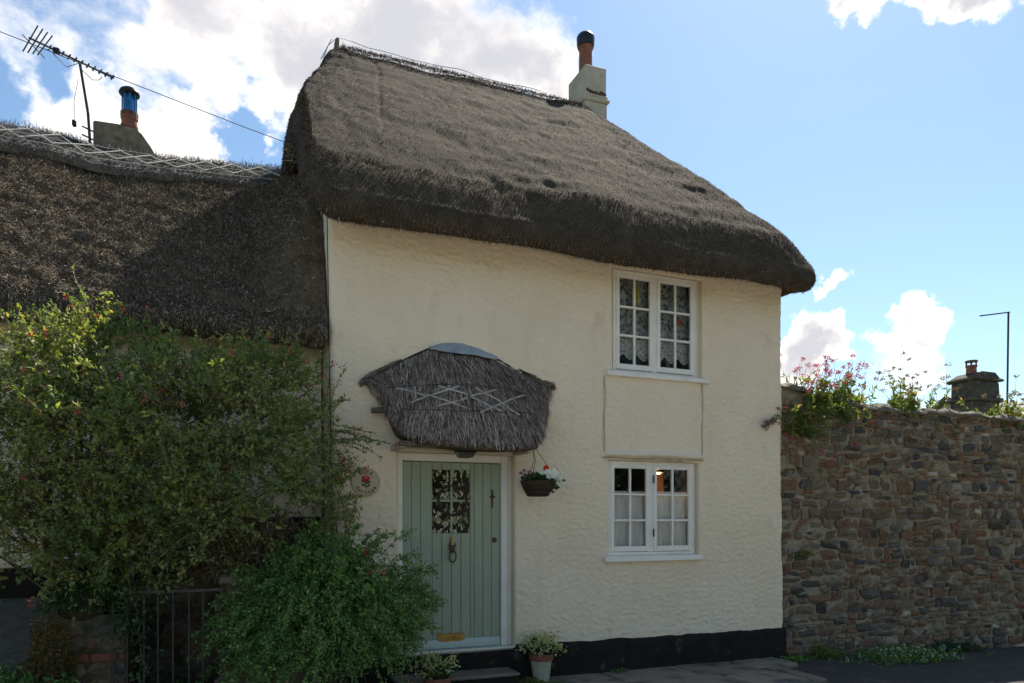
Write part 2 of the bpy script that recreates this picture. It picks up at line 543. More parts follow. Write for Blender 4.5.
M['sage'] = surf('sage_green_paint', [(.3, (.30, .345, .255)), (.7, (.345, .39, .295))], scale=4, rough=.5, spec=.35, bump=.08, bscale=30, stretch=(3, 3, .6), layer=((.25, .295, .22), 9, .66, .8))
M['sage_pale'] = surf('pale_green_paint', [(.3, (.42, .50, .45)), (.7, (.52, .58, .52))], scale=5, rough=.5)
M['brass'] = surf('aged_brass', [(.3, (.30, .17, .05)), (.7, (.52, .33, .11))], scale=18, rough=.38, metal=.85, bump=.15, bscale=50)
M['bronze'] = surf('dark_bronze', [(.3, (.07, .045, .03)), (.7, (.17, .11, .07))], scale=18, rough=.45, metal=.6)
M['iron'] = surf('black_iron', [(.3, (.03, .03, .032)), (.7, (.06, .06, .063))], scale=15, rough=.5, spec=.4, layer=((.06, .03, .018), 20, .64, .75))
M['dark_plastic'] = surf('black_plastic', [(.4, (.012, .012, .013)), (.7, (.02, .02, .022))], scale=8, rough=.4)
M['smoke_glass'] = surf('frosted_lamp_glass', [(.4, (.06, .058, .052)), (.7, (.09, .086, .078))], scale=12, rough=.2, spec=.5)
M['lead'] = surf('grey_lead', [(.3, (.26, .30, .33)), (.7, (.40, .45, .49))], scale=6, rough=.6, metal=.15, bump=.2, bscale=15)
M['terracotta'] = surf('terracotta', [(.3, (.17, .062, .042)), (.7, (.28, .11, .075))], scale=9, rough=.8, bump=.2, bscale=40, layer=((.38, .3, .24), 10, .63, .75))
M['glazed'] = surf('grey_green_glaze', [(.3, (.30, .29, .22)), (.7, (.45, .44, .36))], scale=7, rough=.5, bump=.2, bscale=30, layer=((.25, .13, .08), 9, .6, .7))
M['cap_black'] = surf('black_cowl', [(.4, (.008, .010, .014)), (.7, (.018, .022, .03))], scale=8, rough=.35)
M['blue_metal'] = surf('blue_cowl_metal', [(.3, (.02, .12, .26)), (.7, (.05, .24, .45))], scale=9, rough=.3, metal=.5)
M['asphalt'] = surf('asphalt', [(.3, (.044, .038, .032)), (.6, (.064, .056, .047)), (.8, (.09, .08, .068))], scale=14, detail=10, rough=.92, bump=.6, bscale=140, bdist=.008, layer=((.115, .097, .073), 3, .54, .72))
M['ledge'] = surf('stained_ledge', [(.35, (.30, .24, .165)), (.6, (.55, .46, .33))], scale=10, detail=8, rough=.95, bump=.4, bscale=40)
M['crack'] = surf('dirty_crack', [(.3, (.44, .38, .28)), (.7, (.60, .52, .39))], scale=12, rough=.95)
M['old_core'] = surf('exposed_old_brick', [(.3, (.06, .03, .022)), (.7, (.14, .07, .05))], scale=14, rough=.95, bump=.6, bscale=40)
M['bounce_gravel'] = surf('pale_bounce_ground', [(.3, (.33, .29, .23)), (.7, (.47, .42, .34))], scale=20, detail=9, rough=.95, bump=.5, bscale=60)
M['slab'] = island('paving_stone', [(0, (.17, .133, .098)), (.5, (.23, .182, .132)), (1, (.29, .235, .17))], per_object=True, rough=.9, bump=.6, bscale=22, patch=((.09, .085, .075), 4, .5, .68))
M['step'] = surf('worn_step_stone', [(.3, (.14, .115, .088)), (.7, (.23, .19, .145))], scale=5, rough=.85, bump=.4, bscale=25)
stone_stops = [(0, (.06, .06, .06)), (.12, (.115, .105, .095)), (.22, (.19, .158, .118)), (.36, (.235, .18, .12)), (.5, (.17, .12, .08)), (.62, (.25, .13, .08)),
               (.68, (.185, .105, .073)), (.78, (.27, .21, .145)), (.90, (.20, .175, .14)), (.97, (.31, .265, .19)), (1, (.52, .45, .35))]
M['stone'] = island('rubble_stone', stone_stops, per_object=True, rough=.85, spec=.25, bump=.9, bscale=28, patch=((.27, .235, .18), 14, .56, .68))
M['stone_i'] = island('rubble_stone_small', stone_stops, rough=.85, spec=.25, bump=.9, bscale=28)
M['mortar'] = surf('lime_mortar', [(.3, (.19, .158, .112)), (.55, (.31, .265, .195)), (.8, (.40, .345, .26))], scale=9, detail=9, rough=.95, bump=1, bscale=35, bdist=.03, spec=.1, layer=((.07, .065, .035), 5, .62, .75))
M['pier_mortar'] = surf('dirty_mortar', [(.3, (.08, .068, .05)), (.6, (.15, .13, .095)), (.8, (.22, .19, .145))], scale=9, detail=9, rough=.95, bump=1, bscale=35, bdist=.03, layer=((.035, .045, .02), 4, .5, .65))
M['far_stack'] = surf('sooty_stack', [(.3, (.045, .038, .03)), (.55, (.09, .078, .06)), (.8, (.15, .13, .10))], scale=6, rough=.95, bump=.8, bscale=14, bdist=.05, layer=((.17, .15, .12), 4, .56, .66))
M['coping'] = surf('weathered_coping', [(.3, (.11, .095, .072)), (.6, (.19, .17, .135)), (.8, (.29, .265, .22))], scale=6, detail=9, rough=.95, bump=.9, bscale=25, bdist=.03, layer=((.075, .075, .035), 4, .5, .64))
M['nb_stack'] = surf('mossy_stack', [(.3, (.10, .085, .06)), (.55, (.18, .155, .11)), (.8, (.27, .24, .18))], scale=9, rough=.95, bump=.8, bscale=22, bdist=.03, layer=((.07, .08, .03), 5, .56, .66))
M['slate'] = surf('pale_slate', [(.3, (.3, .29, .27)), (.7, (.46, .45, .42))], scale=7, rough=.8, bump=.3, bscale=20)
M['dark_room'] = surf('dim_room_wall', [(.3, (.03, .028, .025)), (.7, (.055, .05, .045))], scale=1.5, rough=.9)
M['warm_wall'] = surf('warm_painted_wall', [(.3, (.42, .19, .07)), (.7, (.5, .24, .09))], scale=2, rough=.8)
M['glass'] = glass_mat('window_glass', (.93, .95, .95), .25)
M['net'] = lace_mat('net_lace', (.55, .57, .57), 24, .55, 1.45, .14)
M['net_heavy'] = lace_mat('scalloped_lace', (.7, .7, .69), 42, .60, 1.2, .30)
M['voile'] = lace_mat('gathered_voile', (.88, .88, .90), 260, .2, .7, .9)
M['bark'] = surf('shrub_bark', [(.3, (.07, .052, .04)), (.7, (.17, .14, .11))], scale=22, rough=.9, bump=.6, bscale=40)
M['twig'] = island('thin_twigs', [(0, (.10, .075, .05)), (.6, (.19, .145, .10)), (1, (.31, .26, .19))], rough=.85)
M['twig_g'] = island('green_stalks', [(0, (.06, .09, .03)), (.6, (.11, .14, .05)), (1, (.2, .17, .09))], rough=.7)
M['leaf_bush'] = island('small_shrub_leaves', [(0, (.09, .12, .036)), (.4, (.19, .24, .068)), (.8, (.28, .32, .095)), (.95, (.33, .34, .13)), (1, (.5, .38, .07))], rough=.55, translucent=.38, spec=.4, patch=((.12, .185, .05), 2.6, .46, .62))
M['leaf_sprig'] = island('bright_sprig_leaves', [(0, (.045, .10, .024)), (.4, (.11, .22, .045)), (.8, (.19, .33, .07)), (1, (.31, .42, .12))], rough=.45, translucent=.25, spec=.5, patch=((.09, .20, .05), 3.2, .48, .64))
M['leaf_ivy'] = island('ivy_leaves', [(0, (.018, .05, .016)), (.6, (.035, .085, .025)), (1, (.07, .13, .04))], rough=.4, translucent=.2, spec=.45)
M['leaf_val'] = island('wall_plant_leaves', [(0, (.07, .11, .035)), (.5, (.13, .185, .05)), (.85, (.21, .24, .06)), (1, (.34, .22, .07))], rough=.55, translucent=.4)
M['leaf_dry'] = island('dry_brown_leaves', [(0, (.05, .035, .018)), (.5, (.105, .075, .035)), (1, (.17, .12, .055))], rough=.85, translucent=.2)
M['moss'] = island('dark_moss', [(0, (.016, .030, .010)), (.6, (.034, .052, .018)), (1, (.06, .075, .025))], rough=.95)
M['moss_rust'] = island('rusty_moss', [(0, (.06, .045, .016)), (.6, (.125, .09, .03)), (1, (.2, .15, .055))], rough=.95)
M['red_fl'] = island('red_blossom', [(0, (.30, .03, .05)), (.5, (.5, .06, .09)), (1, (.62, .16, .17))], rough=.6, translucent=.3)
M['pink_fl'] = island('magenta_blossom', [(0, (.24, .03, .11)), (.6, (.40, .07, .19)), (1, (.55, .2, .32))], rough=.6, translucent=.3)
M['seed'] = island('brown_seed_heads', [(0, (.12, .08, .06)), (.6, (.22, .16, .12)), (1, (.36, .28, .22))], rough=.9, translucent=.2)
M['white_fl'] = island('white_petals', [(0, (.62, .64, .66)), (1, (.85, .85, .86))], rough=.6, translucent=.25)
M['scarlet'] = island('scarlet_petals', [(0, (.5, .02, .02)), (1, (.75, .06, .05))], rough=.5, translucent=.25)
M['cream_fl'] = island('cream_petals', [(0, (.34, .37, .13)), (.6, (.52, .52, .25)), (1, (.68, .66, .42))], rough=.6, translucent=.25)
M['wicker'] = island('dark_wicker', [(0, (.022, .015, .011)), (.6, (.048, .032, .022)), (1, (.09, .06, .042))], rough=.7)
M['plaque'] = surf('cream_plaque', [(.3, (.42, .36, .24)), (.7, (.53, .46, .33))], scale=8, rough=.6, bump=.2, bscale=40)
M['plaque_ink'] = surf('dark_plaque_print', [(.4, (.05, .045, .035)), (.7, (.08, .07, .055))], scale=10, rough=.7)
M['soil'] = surf('dark_soil', [(.3, (.02, .015, .01)), (.7, (.05, .038, .026))], scale=20, rough=1, bump=1, bscale=40)
M['star'] = surf('coral_star', [(.3, (.5, .12, .07)), (.7, (.62, .18, .11))], scale=8, rough=.5)
M['yellow'] = surf('yellow_ornament', [(.3, (.5, .45, .04)), (.7, (.62, .56, .08))], scale=8, rough=.5)
M['red_brick'] = island('old_brick', [(0, (.14, .05, .035)), (.6, (.2, .08, .055)), (1, (.17, .09, .07))], per_object=True, rough=.9, bump=.6, bscale=35)
M['tarmac_path'] = surf('grey_path', [(.3, (.075, .07, .062)), (.7, (.15, .14, .125))], scale=10, rough=.9, bump=.4, bscale=60)
M['earth'] = surf('garden_earth', [(.3, (.03, .025, .018)), (.7, (.07, .06, .04))], scale=8, rough=1, bump=.8, bscale=30)
M['grassland'] = surf('rough_land', [(.3, (.045, .065, .022)), (.7, (.085, .105, .04))], scale=.3, rough=1)
M['curtain_dark'] = surf('dark_blind', [(.3, (.03, .03, .032)), (.7, (.05, .05, .052))], scale=4, rough=.9)


def door_glass():
    """leaded obscure glass: pale cells and branching dark cames, printed in the glass"""
    m, nt, N, L, b = new_mat('leaded_glass')
    tc = N('ShaderNodeTexCoord'); mp = N('ShaderNodeMapping'); mp.inputs['Scale'].default_value = (1.25, 1, .75)
    nz = N('ShaderNodeTexNoise'); nz.inputs['Scale'].default_value = 13; nz.inputs['Detail'].default_value = 2
    L(tc.outputs['Object'], mp.inputs[0]); L(mp.outputs[0], nz.inputs['Vector'])
    mx = N('ShaderNodeMix'); mx.data_type = 'VECTOR'; mx.inputs['Factor'].default_value = .09
    L(mp.outputs[0], mx.inputs['A']); L(nz.outputs['Color'], mx.inputs['B'])
    v = N('ShaderNodeTexVoronoi'); v.feature = 'DISTANCE_TO_EDGE'; v.inputs['Scale'].default_value = 30
    L(mx.outputs['Result'], v.inputs['Vector'])
    v2 = N('ShaderNodeTexVoronoi'); v2.inputs['Scale'].default_value = 30; L(mx.outputs['Result'], v2.inputs['Vector'])
    sep = N('ShaderNodeSeparateColor'); L(v2.outputs['Color'], sep.inputs[0])
    r = ramp_node(nt, [(0, (.008, .007, .006)), (.48, (.012, .010, .008)), (.54, (.10, .085, .05)), (.75, (.38, .35, .22)), (1, (.6, .58, .45))])
    L(sep.outputs[0], r.inputs[0])
    e = ramp_node(nt, [(.05, (.01, .01, .01)), (.11, (1, 1, 1))]); L(v.outputs['Distance'], e.inputs[0])
    mu = N('ShaderNodeMix'); mu.data_type = 'RGBA'; mu.blend_type = 'MULTIPLY'; mu.inputs['Factor'].default_value = 1
    L(r.outputs[0], mu.inputs['A']); L(e.outputs[0], mu.inputs['B'])
    L(mu.outputs['Result'], b.inputs['Base Color'])
    b.inputs['Roughness'].default_value = .12
    b.inputs['Specular IOR Level'].default_value = .3
    return m


M['leaded'] = door_glass()


def net_thatch():
    """weathered straw under fine wire netting: crossing wires dimple the surface"""
    m = M['thatch'].copy(); m.name = 'thatch_under_netting'
    nt = m.node_tree; N, L = nt.nodes.new, nt.links.new
    b = nt.nodes['Principled BSDF']
    tc = N('ShaderNodeTexCoord'); sx = N('ShaderNodeSeparateXYZ'); L(tc.outputs['Object'], sx.inputs[0])

    def mth(op, a, c):
        n = N('ShaderNodeMath'); n.operation = op
        for i, v in enumerate((a, c)):
            if isinstance(v, (int, float)): n.inputs[i].default_value = v
            else: L(v, n.inputs[i])
        return n.outputs[0]
    sl = mth('ADD', mth('MULTIPLY', sx.outputs[1], .70), mth('MULTIPLY', sx.outputs[2], .70))
    w1 = mth('SINE', mth('MULTIPLY', mth('ADD', sx.outputs[0], mth('MULTIPLY', sl, .62)), 150), 0)
    w2 = mth('SINE', mth('MULTIPLY', mth('SUBTRACT', sx.outputs[0], mth('MULTIPLY', sl, .62)), 150), 0)
    net = mth('ADD', mth('MULTIPLY', mth('MAXIMUM', w1, w2), .5), .5)
    bp = N('ShaderNodeBump'); bp.inputs['Strength'].default_value = .30; bp.inputs['Distance'].default_value = .005
    L(net, bp.inputs['Height'])
    old = b.inputs['Normal'].links[0].from_socket
    L(old, bp.inputs['Normal']); L(bp.outputs[0], b.inputs['Normal'])
    # the wires themselves are a little darker and redder than the straw
    oldc = b.inputs['Base Color'].links[0].from_socket
    mx = N('ShaderNodeMix'); mx.data_type = 'RGBA'; mx.blend_type = 'MULTIPLY'; mx.inputs['B'].default_value = (.62, .57, .52, 1)
    mr = N('ShaderNodeMapRange'); mr.inputs['From Min'].default_value = .80; mr.inputs['From Max'].default_value = 1.0; mr.inputs['To Max'].default_value = .8
    L(net, mr.inputs['Value']); L(mr.outputs[0], mx.inputs['Factor']); L(oldc, mx.inputs['A']); L(mx.outputs['Result'], b.inputs['Base Color'])
    return m


M['net_thatch'] = net_thatch()

# ------------------------------------------------------------------ generators
def norm(v):
    return v / np.maximum(np.linalg.norm(v, axis=-1, keepdims=True), 1e-9)


def grid_faces(nu, nv, keep=None):
    i, j = np.meshgrid(np.arange(nu - 1), np.arange(nv - 1), indexing='ij')
    a = i * nv + j
    F = np.stack([a, a + nv, a + nv + 1, a + 1], -1)
    if keep is not None:
        F = F[keep]
    return F.reshape(-1, 4)


def grid_normals(G):
    du = np.gradient(G, axis=0); dv = np.gradient(G, axis=1)
    return norm(np.cross(du, dv))


def leaf_set(P, D, length, width, tilt=.6, rg=rng):
    """diamond leaves folded along the midrib: base points P, axes D"""
    n = len(P)
    r = norm(rg.normal(size=(n, 3)) + np.array([0, -.25, .5]) * tilt * 2)
    W = norm(np.cross(D, r)); Nn = norm(np.cross(W, D))
    length = np.broadcast_to(length, n)[:, None]; width = np.broadcast_to(width, n)[:, None]
    mid = P + D * length * .45 + Nn * width * .0
    a = mid + W * width * .5 + Nn * width * .18
    b = mid - W * width * .5 + Nn * width * .18
    tip = P + D * length - Nn * length * .12
    V = np.stack([P, a, tip, b], 1).reshape(-1, 3)
    k = np.arange(n)[:, None] * 4
    F = np.concatenate([k + np.array([[0, 1, 2]]), k + np.array([[0, 2, 3]])], 1).reshape(-1, 3)
    return V, F


def strands(P, D, Nn, length, width, lift, rg=rng, bend=0.0):
    """straw ribbons lying along D over a surface with normal Nn"""
    n = len(P)
    length = np.broadcast_to(length, n)[:, None]; width = np.broadcast_to(width, n)[:, None]; lift = np.broadcast_to(lift, n)[:, None]
    W = norm(np.cross(D, Nn) + rg.normal(size=(n, 3)) * .35) * width * .5
    A = P; B = P + D * length + Nn * lift
    V = np.stack([A - W, A + W, B + W * .6, B - W * .6], 1).reshape(-1, 3)
    F = np.arange(n)[:, None] * 4 + np.array([[0, 1, 2, 3]])
    return V, F


def polylines(P0, D, L, droop, nseg, r0, sides=3, wander=.05, rg=rng):
    """many curved twigs at once; returns points (S, nseg+1, 3) and a tube mesh"""
    S = len(P0)
    t = np.linspace(0, 1, nseg + 1)[None, :, None]
    L = np.broadcast_to(L, S)[:, None, None]; droop = np.broadcast_to(droop, S)[:, None, None]
    w = np.cumsum(rg.normal(size=(S, nseg + 1, 3)) * wander, axis=1) * L * t
    pts = P0[:, None, :] + D[:, None, :] * L * t + np.array([0, 0, -1.0]) * droop * L * t ** 2 + w
    return pts, tubes(pts, r0, sides)


def tubes(pts, r0, sides=3, taper=.35):
    S, K, _ = pts.shape
    T = norm(np.gradient(pts, axis=1))
    ref = np.array([.31, .27, .91]); 
    A = norm(np.cross(T, ref)); B = np.cross(T, A)
    rad = np.broadcast_to(r0, S)[:, None, None] * np.linspace(1, taper, K)[None, :, None]
    ang = np.arange(sides) * 2 * pi / sides
    V = (pts[:, :, None, :] + (A[:, :, None, :] * np.cos(ang)[None, None, :, None] + B[:, :, None, :] * np.sin(ang)[None, None, :, None]) * rad[:, :, None, :]).reshape(-1, 3)
    s, k, a = np.meshgrid(np.arange(S), np.arange(K - 1), np.arange(sides), indexing='ij')
    b0 = (s * K + k) * sides; a2 = (a + 1) % sides
    F = np.stack([b0 + a, b0 + a2, b0 + sides + a2, b0 + sides + a], -1).reshape(-1, 4)
    return V, F


def along(pts, per, rg=rng, t0=.15, t1=1.0):
    """random places along polylines: position, tangent"""
    S, K, _ = pts.shape
    t = t0 + (t1 - t0) * rg.random((S, per))
    x = t * (K - 1); i = np.minimum(x.astype(int), K - 2); f = (x - i)[..., None]
    s = np.arange(S)[:, None]
    p = pts[s, i] * (1 - f) + pts[s, i + 1] * f
    T = norm(pts[s, i + 1] - pts[s, i])
    return p.reshape(-1, 3), T.reshape(-1, 3)


def merge(parts):
    Vs, Fs, b = [], [], 0
    for V, F in parts:
        Vs.append(V); Fs.append(F + b); b += len(V)
    return np.concatenate(Vs), np.concatenate(Fs)


def rand_dirs(n, rg=rng):
    return norm(rg.normal(size=(n, 3)))


def smin(a, b, k):
    h = np.clip(.5 + .5 * (b - a) / k, 0, 1)
    return b * (1 - h) + a * h - k * h * (1 - h)

# ================================================================== THE SETTING
def ground_z(x, y):
    return -0.085 - np.clip(np.asarray(x, float) - 6.0, 0, 12) * 0.035


def make_ground():
    # one sheet to the horizon, finer near the house
    xs = np.concatenate([[-1500, -400, -100, -40], np.arange(-14, 18.1, .5), [24, 40, 100, 400, 1500]])
    ys = np.concatenate([[-1500, -400, -100, -40, -20], np.arange(-12, 3.1, .5), [8, 20, 40, 100, 400, 1500]])
    X, Y = np.meshgrid(xs, ys, indexing='ij')
    Z = ground_z(X, Y) - .02
    G = np.stack([X, Y, Z], -1)
    o = np_obj('ground', G.reshape(-1, 3), grid_faces(len(xs), len(ys)), M['grassland'], kind='structure')
    xs = np.arange(-16, 20.01, .25); ys = np.arange(-7.9, .31, .2)
    X, Y = np.meshgrid(xs, ys, indexing='ij')
    Z = ground_z(X, Y) + fbm(X * .9, Y * .9, 0, 5, 2) * .008
    np_obj('road', np.stack([X, Y, Z], -1).reshape(-1, 3), grid_faces(len(xs), len(ys)), M['asphalt'], smooth=True, kind='structure')
    # raised front garden of the neighbour: sloping path and earth bank
    xs = np.concatenate([np.linspace(-8, -.95, 40), np.linspace(-.84, .88, 45)]); ys = np.linspace(-2.6, .48, 60)
    X, Y = np.meshgrid(xs, ys, indexing='ij')
    t = np.clip((Y + 2.2) / 2.6, 0, 1)
    Z = np.where(X < -1.05, -.05 + .95 * t, np.where((Y > -.72) & ((X < -.84) | (X > .06) | (Y > .16)), .82, -.12)) + fbm(X * 3, Y * 3, 0, 3, 3) * .02
    np_obj('garden_bank', np.stack([X, Y, Z], -1).reshape(-1, 3), grid_faces(len(xs), 60), M['earth'], smooth=True, kind='structure')
    xs = np.linspace(-7.9, -1.08, 40); ys = np.linspace(-2.5, .40, 24)
    X, Y = np.meshgrid(xs, ys, indexing='ij')
    t = np.clip((Y + 2.2) / 2.6, 0, 1)
    np_obj('garden_path', np.stack([X, Y, -.05 + .95 * t + .035 + fbm(X * 2, Y * 2, 0, 9, 2) * .006], -1).reshape(-1, 3), grid_faces(40, 24), M['tarmac_path'], smooth=True, kind='structure')


make_ground()

# unseen pale ground around the camera, added to bounce warm sunlight onto the house
xs = np.linspace(-18, 24, 80); ys = np.linspace(-22, -5.6, 40)
X, Y = np.meshgrid(xs, ys, indexing='ij')
np_obj('bounce_ground', np.stack([X, Y, ground_z(X, Y) + .014 + .006 * fbm(X * 2, Y * 2, 0, 14, 2) + np.clip(-Y - 6.5, 0, 1) * .01], -1).reshape(-1, 3), grid_faces(80, 40), M['bounce_gravel'], smooth=True, kind='structure')

# stone paving along the front of the house: each slab a piece of it
pv = MB().box(2.99, 5.85, -1.14, -.01, -.16, -.075)
paving = pv.build('paving', M['mortar'], kind='structure')
for (x0, x1, y0, y1) in [(3.0, 3.78, -.60, -.02), (3.0, 3.9, -1.16, -.615), (3.795, 4.72, -.50, -.02), (3.915, 4.9, -1.16, -.515), (4.735, 5.5, -.62, -.02),
                         (4.915, 5.62, -1.16, -.635), (5.515, 6.13, -.45, -.02), (5.635, 5.83, -1.16, -.465)]:
    s = MB(); s.box(x0 + random.uniform(0, .01), x1, y0, y1, -.11, -.040 - random.uniform(0, .008), bev=.014, jit=.006)
    s.build('slab', M['slab'], paving)

# ================================================================== COTTAGE
cottage = thing('thatched_cottage', 'tall cream thatched cottage with sage green front door and two white windows', 'house', (3.6, 0, 0))
DOOR = (1.57, 2.80, .30, 2.27)
WUP = (3.95, 5.135, 3.225, 4.365)
WLO = (3.905, 5.085, 1.205, 2.255)
WALL_T = 0.34


def left_edge(z):
    return .979 - (z - .85) * .018


def right_edge(z):
    return 6.313 + .02 * fbm(z * 2.3, 0, 0, 31, 2) + .012 * np.sin(z * 1.7)


def make_wall():
    def axis(breaks, step):
        out = []
        for a, b in zip(breaks[:-1], breaks[1:]):
            n = max(1, int(round((b - a) / step)))
            out += list(np.linspace(a, b, n, endpoint=False))
        return np.array(out + [breaks[-1]])
    us = axis([0, DOOR[0] - .95, DOOR[1] - .95, WLO[0] - .95, WUP[0] - .95, WLO[1] - .95, WUP[1] - .95, 5.363], .0120)
    zs = axis([.285, DOOR[2], WLO[2], WLO[3], DOOR[3], WUP[2], WUP[3], 4.75], .0120)
    U, Z = np.meshgrid(us, zs, indexing='ij')
    X = .95 + U
    w = np.clip(1 - U / .6, 0, 1); X = X + (left_edge(Z) - .95) * w
    w2 = np.clip(1 - (5.363 - U) / .5, 0, 1); X = X + (right_edge(Z) - 6.313) * w2
    # roughcast relief, dying out at the openings
    d = np.full(U.shape, 9.0)
    for o in (DOOR, WUP, WLO):
        dx = np.maximum(np.maximum(o[0] - X, X - o[1]), 0); dz = np.maximum(np.maximum(o[2] - Z, Z - o[3]), 0)
        d = np.minimum(d, np.hypot(dx, dz))
    fade = np.clip(d / .03, 0, 1)
    rel = .0062 * fbm(X * 29, 0, Z * 33, 1, 2, .6) + .0035 * np.abs(fbm(X * 15 + Z * 3, 0, Z * 24, 2, 2, .6)) + .018 * fbm(X * .9, 0, Z * .9, 3, 2) * np.clip(d / .5, 0, 1)
    # slightly proud patch between the windows, with cracks down its sides, and a rounded drip ledge over the lower window
    inpanel = (Z > 2.3) & (Z < WUP[2] - .03)
    for xc in (3.835, 5.115):
        g = np.exp(-((X - xc - .012 * fbm(Z * 3, 0, 0, 8, 2)) / .012) ** 2) * inpanel
        rel = rel - .011 * g
    ledge = np.exp(-((Z - 2.325 - .008 * fbm(X * 2, 0, 0, 12, 2)) / .028) ** 2) * np.clip((X - 3.80) / .05, 0, 1) * np.clip((5.16 - X) / .05, 0, 1)
    rel = rel * fade + .044 * ledge * np.clip((Z - WLO[3]) / .02, 0, 1)
    Y = -rel
    # rounded corners
    for dist in (U, 5.363 - U):
        r = .05; q = np.clip(1 - dist / r, 0, 1)
        Y = Y + r * (1 - np.sqrt(np.clip(1 - q * q, 0, 1))) * .9
    # rounded edges of openings
    Y = Y + .012 * np.clip(1 - d / .014, 0, 1) * (d < .014)
    um = (us[:-1] + us[1:]) / 2 + .95; zm = (zs[:-1] + zs[1:]) / 2
    keep = np.ones((len(um), len(zm)), bool)
    for o in (DOOR, WUP, WLO):
        keep &= ~((um[:, None] > o[0]) & (um[:, None] < o[1]) & (zm[None, :] > o[2]) & (zm[None, :] < o[3]))
    V = [np.stack([X, Y, Z], -1).reshape(-1, 3)]; F = [grid_faces(len(us), len(zs), keep)]
    b = len(V[0])

    def quad_grid(P00, P10, P01, n, m, amp, nrm, seed):
        nonlocal b
        a, c = np.meshgrid(np.linspace(0, 1, n), np.linspace(0, 1, m), indexing='ij')
        P = np.array(P00)[None, None] + a[..., None] * (np.array(P10) - np.array(P00)) + c[..., None] * (np.array(P01) - np.array(P00))
        e = np.minimum(np.minimum(a, 1 - a), np.minimum(c, 1 - c)) > .001
        q = amp * fbm(P[..., 0] * 18, P[..., 1] * 18, P[..., 2] * 26, seed, 2) * e
        P = P + q[..., None] * np.array(nrm)
        V.append(P.reshape(-1, 3)); F.append(grid_faces(n, m) + b); b += n * m
    # reveals
    for (x0, x1, z0, z1), dp in ((DOOR, .30), (WUP, .2), (WLO, .2)):
        y0 = .011
        quad_grid((x0, y0, z0), (x0, dp, z0), (x0, y0, z1), 8, 40, .003, (-1, 0, 0), 41)
        quad_grid((x1, dp, z0), (x1, y0, z0), (x1, dp, z1), 8, 40, .003, (1, 0, 0), 42)
        quad_grid((x0, dp, z1), (x1, dp, z1), (x0, y0, z1), 30, 6, .003, (0, 0, 1), 43)
        quad_grid((x0, y0, z0), (x1, y0, z0), (x0, dp, z0), 30, 6, .003, (0, 0, -1), 44)
    # side and back walls
    quad_grid((.975, 5.1, .1), (.975, .045, .1), (.905, 5.1, 4.7), 120, 90, .006, (-1, 0, 0), 45)
    quad_grid((6.313, .045, .0), (6.313, 5.1, .0), (6.31, .045, 4.7), 100, 90, .006, (1, 0, 0), 46)
    quad_grid((6.313, 5.1, .0), (.95, 5.1, .0), (6.313, 5.1, 4.7), 20, 20, .006, (0, 1, 0), 47)
    # gable triangle up into the roof on the left, and inside faces
    gy = np.linspace(.0, 5.1, 40); top = roof_height(np.full(40, .93), gy) - .62
    P = np.stack([np.stack([np.full(40, .915), gy, np.full(40, 4.6)], -1), np.stack([np.full(40, .93), gy, np.maximum(top, 4.62)], -1)], 1)
    V.append(P.reshape(-1, 3)); F.append(grid_faces(40, 2) + b); b += 80
    np_obj('wall', np.concatenate(V), np.concatenate(F), M['render'], cottage, smooth=True)
    # dim rooms behind the windows: inner lining, floor and a partition
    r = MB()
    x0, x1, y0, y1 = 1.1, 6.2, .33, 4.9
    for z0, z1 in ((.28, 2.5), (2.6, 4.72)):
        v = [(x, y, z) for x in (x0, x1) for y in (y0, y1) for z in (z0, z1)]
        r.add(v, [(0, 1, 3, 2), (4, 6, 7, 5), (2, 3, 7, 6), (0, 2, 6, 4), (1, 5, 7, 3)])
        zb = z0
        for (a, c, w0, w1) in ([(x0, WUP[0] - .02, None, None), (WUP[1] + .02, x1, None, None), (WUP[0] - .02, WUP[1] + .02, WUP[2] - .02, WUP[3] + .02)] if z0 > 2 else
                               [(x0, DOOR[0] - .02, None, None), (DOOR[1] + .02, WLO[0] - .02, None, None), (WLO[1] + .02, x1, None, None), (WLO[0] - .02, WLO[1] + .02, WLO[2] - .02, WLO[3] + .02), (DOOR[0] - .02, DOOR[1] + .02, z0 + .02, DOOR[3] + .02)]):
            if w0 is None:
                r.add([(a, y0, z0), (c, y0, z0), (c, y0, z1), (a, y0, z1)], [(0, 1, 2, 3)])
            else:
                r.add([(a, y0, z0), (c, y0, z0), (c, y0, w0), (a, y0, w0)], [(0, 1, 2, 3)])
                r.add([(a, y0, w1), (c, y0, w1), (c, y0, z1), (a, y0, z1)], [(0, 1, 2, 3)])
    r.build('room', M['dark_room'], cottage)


def roof_height(X, Y):
    zf = 4.72 + (Y + .42) * 1.016 + .05 * np.sin(np.clip((Y + .42) / 2.92, 0, 1) * pi)
    zb = 4.72 + (5.42 - Y) * 1.016
    zr = 4.72 + (6.53 - X) * 1.88
    zl = 6.08 + (X - .70) * 2.70
    z = smin(zf, zb, .11)
    z = smin(z, zr, .40)
    z = smin(z, zl, .24)
    return z


